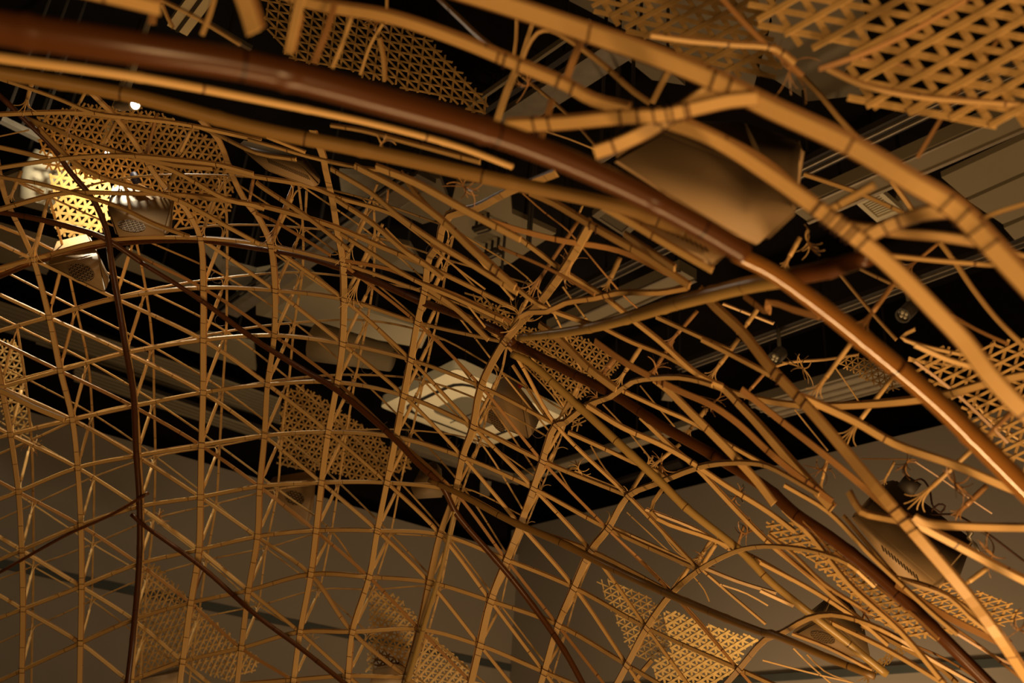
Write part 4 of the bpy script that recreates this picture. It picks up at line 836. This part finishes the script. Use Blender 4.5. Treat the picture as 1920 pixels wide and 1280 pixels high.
# ------------------------------------------------------------------ remaining strips, each traced where it runs
#  width px | distances or F(+offset) | material | kind | points
FREE = '''
40 36 34 40|1.5 1.35 1.2 1.15|B|broad blurred bamboo band|g: 780 -40 960 16 1090 60 1220 106 1330 150 1440 205 1590 275 1700 340 1790 395 1860 468 1960 575
20 22 20|1.7 1.5 1.4|B|blurred bamboo band|g: 480 -30 575 6 730 35 850 75 960 120 1060 162 1110 190 1180 207
26 27 28|1.4 1.3 1.25|B|blurred bamboo band|g: 950 238 1060 232 1160 222 1245 217 1370 190 1420 186
28|1.35 1.3|B|short blurred bamboo band|960,0: 620 1150 820 1080 1100 940 1400 740 1640 590
26 30 34 37|1.35 1.3 1.3 1.3|B|broad bamboo band|g: 1235 225 1340 265 1440 328 1545 403 1640 475 1690 520 1750 582 1805 640 1850 700 1900 755 1950 800
10|1.6 1.5|D|dark-edged bamboo strip|g: 1285 222 1370 262 1440 302 1510 362 1570 408
15|1.5 1.4|B|blurred bamboo strip|1440,320: 440 310 800 110
24 28|1.35 1.3|B|blurred bamboo band|1440,320: 640 560 900 420 1150 330 1400 300
18|1.4 1.35|B|blurred bamboo band|1440,320: 560 410 980 470 1300 500 1560 540
8|1.8 1.7|B|narrow blurred bamboo strip|1440,320: 900 640 1300 680 1700 712
9|1.7 1.6|B|narrow bamboo strip|1440,320: 1540 385 1760 300 1960 240
8|1.7|B|narrow bamboo strip|1440,320: 1800 600 1980 660
9 10|2.2 2.0|B|narrow bright bamboo strip|1440,320: 1290 545 1400 690 1520 870 1700 1100 1900 1300 1980 1360
5 6|2.8 2.6|B|thin bamboo strip|1440,320: 520 760 760 1050 960 1270
6|2.6 2.4|B|thin bamboo strip|1440,320: 690 740 900 840 1060 910
7|2.2 2.1|D|thin dark bamboo strip|1440,320: 1370 1080 1560 1190 1800 1300
8|2.4 2.2|B|thin bamboo strip|1440,320: 270 30 480 100 680 170 1010 315
8|2.4|B|thin bamboo strip|1440,320: 920 80 1010 200 1100 330
10 14 17|2.9 2.2 1.7|B|flat bamboo strip|g: 1330 722 1380 738 1440 753 1500 761 1580 762 1720 751 1770 742 1865 716 1950 698
14 18|2.2 1.9|B|flat bamboo strip|g: 1500 745 1522 754 1602 791 1677 833 1790 873 1902 920 1960 940
14|2.4 2.1|D|brown bamboo strip|g: 1390 730 1440 770 1540 848 1630 922 1700 985
14|3.0 2.6 2.4|D|brown bamboo strip|g: 1115 640 1172 680 1222 707 1272 732 1335 760 1385 795 1440 846 1500 895 1560 940
14 17 16|2.9 2.6|B|bright flat bamboo band|g: 1226 712 1250 730 1275 755 1302 782 1360 840 1385 866 1420 905 1450 945
12 17 18|2.7 2.4|B|bright flat bamboo band|g: 1340 722 1358 732 1382 757 1412 788 1440 820 1490 878 1560 955
16 20 24 22 17|2.4 2.1 1.9 1.9 2.2|B|broad bright bamboo band|g: 1310 545 1340 577 1388 622 1440 688 1485 736 1515 767 1580 842 1668 948 1765 1060 1815 1120 1870 1193 1935 1290
9|2.9 2.5|B|narrow bamboo strip|g: 940 420 960 437 1010 475 1060 512 1135 560 1192 606 1235 640 1310 705 1355 726
12 14|2.4 2.0|B|flat blurred bamboo strip|960,320: 130 170 300 245 480 350 680 470 1000 650 1330 870
12|2.6 2.3|D|brown bamboo strip|960,320: -150 380 0 430 350 520 800 600 1230 800
12|2.2 2.0|B|flat bamboo strip|960,320: 840 480 1000 590 1220 740
14|1.9 1.75|B|bright blurred bamboo edge strip|960,320: 680 275 900 400 1200 580 1500 750
7|2.7 2.4|D|thin dark bamboo strip|960,320: -100 570 0 615 200 700 400 800 620 930
10|2.9 2.3|B|wavy bamboo strip|960,320: 60 1100 130 1065 260 1060 400 995 620 960 800 920 1100 920 1310 885
8|3.0 2.8|B|thin bamboo strip|960,320: -60 820 0 860 200 1010 450 1110 600 1160
8|2.8 2.6|B|thin bamboo strip|960,320: 1080 1100 1300 1200 1500 1290 1640 1350
9|2.5 2.3|B|narrow bamboo strip|960,640: 1420 -10 1600 80 1920 250 / 1440,640: 80 300
5|2.6|B|thin bamboo strip|960,320: 1580 1000 1760 1070 1960 1150
14|2.2 1.9|D|brown bamboo strip|960,320: 1740 940 1920 1060 / 1440,320: 0 985 180 1040 380 1095
8|2.9 2.7|B|thin bamboo strip|960,320: 680 1180 900 1290 / 960,640: 1150 110 1400 260 1500 330
13 14|3.2 2.9|B|flat bamboo strip|960,640: 200 -120 360 0 560 200 780 365
10|3.2 2.8|B|flat bamboo strip|960,640: 560 485 830 650 1100 770 1300 880 1600 1080 1920 1280 / 1440,960: 200 150
8|3.0 2.7|B|narrow bamboo strip|960,640: 830 375 1100 500 1350 610 1600 760 1900 930
9|3.3 2.9|B|narrow bamboo strip|960,640: 960 570 1200 800 1380 950 1550 1130 1700 1290 / 960,960: 1920 230 / 1440,960: 300 475 600 740 740 850
8|3.6 3.0|B|narrow bamboo strip|960,640: 420 685 600 765 900 905 1150 1030 / 960,960: 1040 0 1500 205 1800 340 / 1440,960: 180 510
9|2.7 2.4|B|bright narrow bamboo strip|1440,960: 110 -20 330 200 600 540 980 890 1320 1290
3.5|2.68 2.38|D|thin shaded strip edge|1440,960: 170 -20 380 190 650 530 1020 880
8|2.6 2.3|B|bright narrow bamboo strip|1440,640: 120 1080 / 1440,960: 450 0 740 300 980 530 1240 770 1420 920
6|2.7 2.5|B|thin bamboo strip|1440,960: 560 30 860 380 960 490
8|2.5 2.3|B|narrow bamboo strip|1440,960: 940 490 1200 560 1400 660 1700 900 1820 990
15|2.0 2.0|B|flat near bamboo strip|1440,960: 930 -10 1100 88 1500 300 1740 430 1960 540
15 17|1.95 1.9|B|flat near bamboo strip|1440,960: 1090 40 1180 85 1500 112 1980 122
12|2.1 2.0|B|flat bamboo strip|1440,640: 600 1130 / 1440,960: 690 0 820 40 1010 75
15|2.5 2.3|D|brown bamboo strip|1440,960: 960 540 1300 760 1720 970
7|2.4 2.3|B|bright thin bamboo strip|1440,960: 990 510 1350 640 1500 780 1740 970
8|2.9 2.7|B|narrow bamboo strip|1440,960: -60 380 350 600 700 830 900 1000
8|3.0 2.7|B|narrow bamboo strip|1440,960: 430 810 900 1040 1250 1250 1350 1310
7|3.0|B|narrow bamboo strip|1440,960: -60 590 190 705
6|3.0 2.9|B|thin bamboo strip|1440,960: 180 915 450 1020 780 1190
3.5|3.3 3.2|B|thin pale sliver|1440,960: -40 1110 300 1200 620 1275
3.5|3.3|B|thin pale sliver|1440,960: 190 1020 330 1160 480 1290
3.5|3.3|B|thin pale sliver|1440,960: 290 1065 420 1190 640 1280
6|2.6 2.4|D|dark bamboo strip|1440,960: 1300 800 1600 1010 1940 1280
6|2.5|D|dark bamboo strip|1440,960: 1400 900 1700 1080 1940 1190
11|2.3 2.3|B|flat bamboo strip|1440,960: 1700 940 1850 1080 1960 1220
9|3.2 2.9|B|narrow bamboo strip|1440,960: 700 850 1000 1010 1300 1180 1420 1290
5|3.2 2.9|D|dark thin bamboo strip|1440,960: 740 860 1100 1000 1350 1110 1600 1270
8|2.7 2.4|D|dark bamboo strip|1440,960: 500 300 800 540 1100 780 1280 950
5|2.9 2.7|B|thin bamboo strip|1440,960: 0 170 200 330 420 540 700 720
5|2.9 2.7|D|thin dark bamboo strip|1440,960: 60 260 300 470 560 640 760 760
4|3.0|B|thin pale sliver|1440,960: 1000 1000 1250 1110 1560 1290
9 11|3.0 2.5|B|flat bamboo strip|480,320: 560 -10 860 170 1050 330 1240 470 1700 760 1960 920
12 13|2.8 2.4|B|flat bamboo strip|480,320: 740 -30 1060 140 1380 370 1640 620 1940 880
13 15 13|2.5 2.2|B|flat bamboo strip|480,320: 900 -20 1180 90 1500 265 1800 425 / 960,320: 60 520
9|2.9 2.6|B|narrow bamboo strip|480,320: 1080 20 1240 230 1400 390 1560 520 1800 740 1960 900
8|3.9 3.4|B|narrow bamboo strip|0,320: 1700 0 / 480,320: 0 50 400 120 600 200 1000 320 1240 460
8|3.9 3.6|B|narrow bamboo strip|480,320: 0 90 20 110 380 350 600 520 700 600
9|4.1 3.4|B|narrow bamboo strip|0,320: 1400 190 / 480,320: 0 260 350 350 600 430 950 580 1240 700 1600 870 1940 1040
7|4.2 4.0|D|brown bamboo strip|480,320: 0 320 120 370 560 635
9|3.4 3.1|B|narrow bamboo strip|480,320: 590 215 870 400 1130 620 1260 700 1400 810
8|3.7 3.2|B|narrow bamboo strip|480,320: 630 475 830 600 1180 820 1500 960 1850 1125
8|3.7 3.3|D|brown bamboo strip|480,320: 670 675 1000 740 1200 825 1500 930 1910 1135
10|3.6 3.4|B|flat bamboo strip|480,320: 1290 890 1450 1000 1600 1130 1740 1270
11|3.0 2.7|D|olive flat bamboo strip|480,320: 1310 550 1600 690 1900 880
4|3.8|B|thin bamboo strip|480,320: 970 430 1100 560 1240 690
4|3.4|B|thin bamboo strip|480,320: 1330 590 1520 740 1720 890
5|3.2|B|thin bamboo strip|480,320: 1480 430 1700 700 1930 970
4|3.6|B|thin bamboo strip|480,320: 1590 1010 1660 1100 1720 1175
7|4.4 4.0|B|narrow bamboo strip|0,320: -60 30 0 50 250 90 550 170 900 280 1150 400 1420 500
8|4.6 4.0|B|narrow bamboo strip|0,320: -60 310 60 278 300 210 500 170 900 172 1280 180 1700 215 1960 285
8|4.2 3.9|B|bright narrow bamboo strip|0,0: 220 900 / 0,320: 640 0 1130 160 1340 225 1700 420 1940 550
8|4.0 3.8|B|bright narrow bamboo strip|0,0: 700 1090 / 0,320: 1290 0 1700 220 1920 265 / 480,320: 60 290
5|5.2|B|thin bright bamboo strip|0,320: -60 400 200 500 390 595
4|5.2|B|thin bright bamboo strip|0,320: 60 60 220 110 330 160
7|3.6 3.2|B|narrow bamboo strip|0,0: -60 575 0 595 400 730 700 850 900 880 1340 930 1960 1060
8|4.0 3.8|B|narrow bamboo strip|0,0: -60 865 300 850 620 850 900 885
9|4.2 3.8|B|narrow bamboo strip|0,0: 200 890 450 985 700 1090 1000 1170 1300 1240 1600 1270
9|4.4|B|flat bamboo strip|0,0: -60 1095 100 1130 360 1195
8|4.3 3.6|B|narrow bamboo strip|0,0: -60 1270 200 1230 500 1190 900 1170 1350 1205 1640 1240 / 0,320: 1900 30
3|4.2|B|thin bamboo strip|0,0: -60 1035 220 975
7|3.4 3.0|B|narrow bamboo strip|0,0: 1500 960 1600 1000 1920 1150 / 480,0: 300 1200
6|3.2 2.9|B|narrow bamboo strip|480,0: -60 1050 160 1110 400 1180 660 1240 980 1290
6|3.0|B|thin bamboo strip|480,0: 80 1030 370 1145
6 10|2.4 2.1|B|blurred bamboo strip|480,0: 560 945 800 985 1200 1090 1680 1220
9 10|4.0 3.7|B|narrow bamboo strip|0,640: -120 350 20 380 240 490 / g: 120 787
5|1.9|B|thin bamboo strip|g: 300 0 380 42 450 85
5|2.4|B|thin bamboo strip|0,0: 1215 40 1250 130 1295 215
10|1.5|B|blurred near bamboo strip|g: 403 -10 392 30 378 66
15|1.4|D|blurred near bamboo strip|g: 290 -20 287 20 284 45
38 34|1.15|B|broad blurred bamboo band|g: 440 -40 462 20 475 62
28|1.15|B|blurred bamboo band|g: 90 -30 200 -6 300 18
20 17|1.4|B|blurred near bamboo strip|480,0: 340 -40 300 120 240 400
13|1.5|D|blurred near bamboo strip|480,0: 590 30 520 250 430 470
8|1.7|B|blurred near bamboo strip|480,0: 720 110 650 320 570 510
6|2.2|B|thin bamboo strip|480,0: 950 180 860 330 780 560
5|2.3|B|thin bamboo strip|480,0: 978 -20 975 180
7|2.2|B|thin bamboo strip|480,0: 920 290 950 440 960 610
9 10|2.4 2.0|B|bamboo strip|480,0: 1340 -30 1530 150 1690 300 1900 450
14|1.7|B|upright bamboo band|480,0: 1960 500 1880 680 1800 920
6|2.4|B|thin bamboo strip|960,0: 30 110 25 300 0 470
9|2.2|B|narrow bamboo strip|960,0: 160 150 100 330 50 500
8|2.0 1.9|B|arched bamboo strip|960,0: 60 520 110 370 190 250 280 230 400 290 490 350 700 510 900 690 1030 780
14|1.6|D|blurred near bamboo strip|960,0: 520 300 460 440 400 610
5|2.6 2.4|B|thin bamboo strip|960,0: 40 550 200 680 400 850 630 1100
11|1.7|B|blurred bamboo strip|960,0: 1170 540 1110 650 1050 770
4|2.8|B|thin bamboo strip|960,0: 250 985 420 1040 620 1120
13|1.6|D|blurred near bamboo strip|960,0: 300 740 260 880 210 1060
9|2.0 1.9|B|narrow bamboo strip|1440,0: 240 560 400 730 520 880 660 1030
12|1.55 1.5|D|blurred bamboo strip|1440,0: 380 520 700 410 1050 250 1300 110 1520 -20
9|1.6|B|narrow blurred bamboo strip|1440,0: 440 520 700 640 1100 730 1500 765 1980 795
5|1.7|D|dark blurred bamboo strip|1440,0: 700 440 1100 505 1500 595 1980 710
8|1.7|D|dark blurred bamboo strip|1440,0: 1900 30 1700 330 1520 560 1390 730 1290 900 1120 1180
9|1.6|B|narrow blurred bamboo strip|960,0: 1040 270 1330 312 1650 340 1980 375 / 1440,0: 200 480
11|1.7|D|brown blurred bamboo strip|960,0: 1560 -30 1720 150 1900 330 / 1440,0: 130 450 260 570
5|4.2|B|thin bamboo strip|960,640: 0 180 110 350 250 560 340 640
3|4.6|B|thin bamboo strip|960,640: 90 180 300 400 420 560
3.5|4.0|B|thin bamboo strip|960,640: 680 470 860 660 1040 880 1100 950
3.5|3.8|B|thin bamboo strip|960,640: 960 330 1100 500 1220 640
3.5|4.2|B|thin bamboo strip|960,640: 590 780 700 960 860 1130
3|4.6|B|thin bamboo strip|960,640: 340 950 450 1130 590 1290
3|4.2|B|thin bamboo strip|960,640: 470 970 700 1060 870 1130
3|4.3|B|thin bamboo strip|960,960: 860 0 1000 130 1200 310 1400 430
3|4.3|B|thin bamboo strip|960,960: 1020 0 1100 120 1230 290 1420 430
3|4.5|B|thin bamboo strip|960,960: 780 130 1000 250 1290 400
5|3.6|B|narrow bamboo strip|960,960: 1420 430 1640 620 1900 840
7|3.5|B|narrow bamboo strip|960,960: 1440 420 1690 520 1980 610
6|4.0|B|narrow bamboo strip|960,960: 740 110 1100 270 1420 420
5|3.9|D|thin bamboo strip|960,960: 740 150 1010 400 1180 570
6|3.4|B|narrow bamboo strip|960,960: 1000 -20 1400 140 1640 290
3|4.4|B|thin bamboo strip|960,960: 1360 480 1440 580 1480 670
6|4.3|D|brown bamboo strip|960,960: 1260 660 1450 870 1660 1140
4|3.4|B|thin bamboo strip|960,960: 1560 540 1760 610 1920 700
8|4.2|B|bamboo strip|960,960: 1050 1110 980 1190 920 1270
10|2.0|B|short bamboo strip|1440,640: 1100 30 1350 140 1560 200
6|2.6|B|thin bamboo strip|1440,640: 1050 140 1300 170 1600 215
7|2.5|D|brown bamboo strip|1440,640: 1100 150 1300 300 1500 470 1800 760
5|2.8|B|thin bamboo strip|1440,640: 1520 430 1700 620 1920 760
7|2.3|B|thin bamboo strip|1440,320: 1100 1190 / 1440,640: 1000 -30 1400 90 1660 130
5|3.2|B|thin bamboo strip|1440,640: 60 190 160 160 420 140 680 100
3.5|3.3|B|thin bamboo strip|1440,640: 500 190 600 330 700 480
3.5|2.8|B|thin pale sliver|1440,640: 200 510 320 660 450 820
3|3.0|D|thin dark strip|1440,640: 700 880 900 882 1110 885
3|2.6|D|thin dark strip|1440,640: 1100 900 1300 1030 1500 1170 1680 1290
4|2.9|D|thin bamboo strip|960,320: 80 170 240 310 420 450 550 600 700 780 840 940 940 1030
4|2.9|B|thin bamboo strip|960,320: 380 870 480 1010 570 1130
'''
seen_n = 0
for line in FREE.strip().splitlines():
    w, d, m, what, s = line.split('|')
    w = [float(q) for q in w.split()]; d = [float(q) for q in d.split()]
    if len(d) == 1: d = d * 2
    strip('bamboo_strip', px(s), w, d, random.uniform(-.006, .006), BAM if m == 'B' else BAMD, what=what, cat='bamboo strip')
# free struts on the right with splayed lower ends: x0 y0 (upper) x1 y1 (lower, splayed) distance radius px
STR = '''1440,320: 960 820 710 1160|2.0 1.95|9
1440,640: 620 15 360 370|2.2 2.25|9
1440,640: 930 270 600 710|2.4 2.4|9
1440,640: 1845 510 1625 725|1.8 1.8|10
1440,640: 1530 810 1120 1190|2.2 2.3|9
960,320: 610 420 400 770|2.6 2.6|8
960,320: 1390 1050 1180 1290|2.8 2.8|8
960,320: 1860 1010 1720 1210|2.5 2.5|9
960,320: 810 650 710 870|2.6 2.6|10
960,640: 1210 -10 1050 240|3.1 3.1|8
960,640: 980 20 800 300|3.2 3.2|9
960,640: 1700 -20 1500 250|2.8 2.8|9
960,640: 780 110 690 230|3.4 3.4|12
960,640: 1460 500 1320 680|3.0 3.0|9
960,640: 1260 770 1060 930|3.4 3.4|8
960,640: 1900 230 1750 400|2.8 2.8|7
1440,640: 450 860 390 1110|2.7 2.7|6
1440,640: 950 900 870 1050|2.7 2.7|5
1440,640: 1640 1080 1420 1290|2.4 2.4|10
1440,960: 1640 420 1450 560|2.2 2.2|9
960,960: 1500 200 1400 360|3.6 3.6|8
960,960: 1740 100 1690 250|3.4 3.4|5
0,0: 250 570 190 800|3.6 3.8|8
0,0: 650 670 580 800|3.6 3.7|6
0,0: 560 880 510 990|4.0 4.0|6
0,0: 500 1030 460 1170|4.2 4.2|6
0,0: 870 920 780 1090|4.0 4.0|7
0,0: 1180 850 1100 1150|4.0 4.0|7
0,0: 1430 980 1320 1210|3.9 3.9|7
0,320: 1310 0 1260 150|4.1 4.0|7
0,320: 1900 60 1870 230|3.9 3.9|7
0,320: 160 0 80 200|4.6 4.6|7
0,320: 380 150 240 640|5.0 5.0|6
480,320: 300 60 120 500|4.2 4.1|6
480,320: 380 150 370 330|4.3 4.3|5
480,320: 1380 0 1390 0|3 3|1
480,320: 910 100 680 640|4.0 4.2|5
480,320: 990 140 980 260|3.6 3.6|5
480,320: 950 400 710 960|4.2 4.4|6
480,320: 900 600 760 740|4.4 4.4|5
960,320: 500 370 150 900|3.0 3.0|8
960,320: 530 260 500 330|3.2 3.2|5
1440,320: 240 500 130 700|2.2 2.2|9
1440,320: 1280 540 1060 720|2.4 2.4|7'''
n = 0
for line in STR.splitlines():
    s, d, r = line.split('|'); a, b = px(s)
    if math.hypot(a[0] - b[0], a[1] - b[1]) < 6: continue
    d0, d1 = map(float, d.split()); A, B = W(*a, d0), W(*b, d1); t = nrm(B - A)
    q = nrm(np.cross(t, CAM - B)); k = nrm(np.cross(q, t))
    dirs = [q + t * .4, -q + t * .3, k * .8 + t, q * .5 + t * .9 + k * .3, -q * .6 + t - k * .5]
    lab = place_label([a, b], 'round bamboo strut with frayed lower end,').replace(',,', ',')
    strut(b, d1, a, d0, lab, None, r=float(r) * d1 / F / 2, dirs0=dirs, m=BAM if n % 3 else BAMD, frac=.3); n += 1
# clusters of frayed splints where canes are split open
HUBS = [(975, 592, 3.3, 40, 'frayed splints bursting out beside the central crossing'), (1060, 505, 2.9, 38, 'frayed splints hanging above the wavy strip'), (1230, 690, 3.1, 26, 'frayed splints beside the mid right louvre'),
        (1342, 750, 2.9, 28, 'curled splints under the bright band, right middle'), (1515, 452, 2.1, 30, 'frayed splints between the stub pole and the vent'), (1505, 690, 2.9, 34, 'curled splints near the left hanging spotlight'),
        (1480, 130, 1.8, 60, 'dark knot of splints at the top right crossing'), (1120, 745, 3.7, 26, 'bright frayed splints behind the dark diagonal pole'), (1240, 870, 3.5, 34, 'dark splints below the tan diagonal pole'),
        (1700, 868, 2.5, 26, 'splints beside the black connector'), (1790, 905, 2.2, 40, 'splayed splints above the long slotted speaker'), (1860, 1040, 2.3, 40, 'thin splints trailing at the lower right edge'),
        (1540, 880, 2.7, 30, 'splints left of the broad bright band'), (1400, 1000, 3.4, 30, 'fine splints around the tan pole lower part'), (1320, 1050, 3.6, 24, 'splints at the ninth rib bend'), (1620, 1150, 3.0, 26, 'splints above the low right speaker'),
        (1910, 1180, 2.2, 34, 'bright splints at the bottom right edge'), (870, 350, 2.5, 36, 'orange splints under the dull olive pole'), (715, 270, 2.3, 24, 'curled splints under the blurred orange cane'), (712, 40, 2.6, 30, 'splints above the long woven panel'), (990, 160, 2.2, 34, 'splints at the top centre crossing'),
        (1380, 930, 3.2, 22, 'small splints above the arching ninth rib'), (1085, 880, 3.9, 24, 'small splints left of the tan pole'), (58, 860 - 27, 6.0, 20, 'small splints on the first rib'), (300, 1030 - 60, 6.0, 16, 'small splints near the upright smoked pole')]
for x, y, d, s, lab in HUBS:
    mb = MB(); o = W(x, y, d); rnd = random.Random(int(x * 7 + y))
    base = rnd.uniform(0, 2 * math.pi)
    for k in range(12):
        a = base + rnd.uniform(-.8, .8) + (math.pi if k % 3 == 0 else 0); L = s * rnd.uniform(.6, 1.25); c = rnd.uniform(-.7, .7)
        pts = []
        for t in np.linspace(0, 1, 8):
            aa = a + c * t * 1.6; pts.append(W(x + L * t * math.cos(aa) + rnd.uniform(-.4, .4), y + L * t * math.sin(aa), d + rnd.uniform(-.002, .002) + .12 * t * math.sin(k)) - o)
        V, Fc, UV = ribbon_data(pts, [nrm(CAM - o)] * 8, np.linspace(2.4, 1.2, 8) * d / F * rnd.uniform(.6, 1.5), .0012); mb.add(V, Fc, UV)
    ob = mb.build('splint_cluster', BAM if x % 2 else BAMD); ob.location = o; tag(ob, lab, 'bamboo splints', None, 'stuff')
# thin wire loops curling off the lattice nodes
for n_, (x, y, d, r) in enumerate(((408, 520, 5.2, 12), (425, 495, 5.1, 10), (415, 600, 5.3, 12), (528, 505, 4.9, 14), (560, 470, 4.7, 12), (655, 745, 5.0, 12), (690, 690, 4.9, 12), (730, 800, 4.9, 11), (770, 700, 4.6, 13), (815, 470, 4.0, 16), (1000, 540, 3.2, 20), (850, 830, 4.6, 12), (1290, 820, 3.2, 14), (1010, 810, 3.9, 12))):
    o = W(x, y, d); pts = [W(x + r * math.cos(q), y + r * .9 * math.sin(q), d + .01 * q) - o for q in np.linspace(.3, 4.4, 16)]
    V = tube_data(pts, .0012, 6); ob = mesh_obj('wire_loop', V[0], V[1], WIRE, smooth=True); ob.location = o; tag(ob, place_label([(x, y), (x + 1, y)], 'thin curled wire tail').replace('lying nearly level ', ''), 'wire')
# cord ties where the nearer strips cross
fr = [a for a in ALL if a[2] == 'strip' and 9 <= float(np.mean(a[1][:, 2]))]
cnt = 0
for ai in range(len(fr)):
    A = fr[ai][1]; PA = None
    for bi in range(len(fr)):
        if ai == bi or cnt > 90: continue
        B = fr[bi][1]
        if fr[ai][0].name.startswith('bamboo_rib'): continue
        Dm = np.hypot(A[:, None, 0] - B[None, :, 0], A[:, None, 1] - B[None, :, 1]); q = np.unravel_index(np.argmin(Dm), Dm.shape)
        if Dm[q] < 14 and abs(A[q[0], 3] - B[q[1], 3]) < .25 and 1 < q[0] < len(A) - 2 and A[q[0], 3] < B[q[1], 3] + .001:
            if PA is None: PA = np.array([W(x, y, d) for x, y, _, d in A]); TA = tangents(PA)
            x, y = A[q[0], :2]; tie(fr[ai][0], PA[q[0]], TA[q[0]], surf_normal(x, y), A[q[0], 2] * A[q[0], 3] / F, gap=.012, th=.0016 + .0004 * (A[q[0], 3] > 2)); cnt += 1
print('objects', len(bpy.data.objects), 'ties', cnt, 'strips', len(ALL))
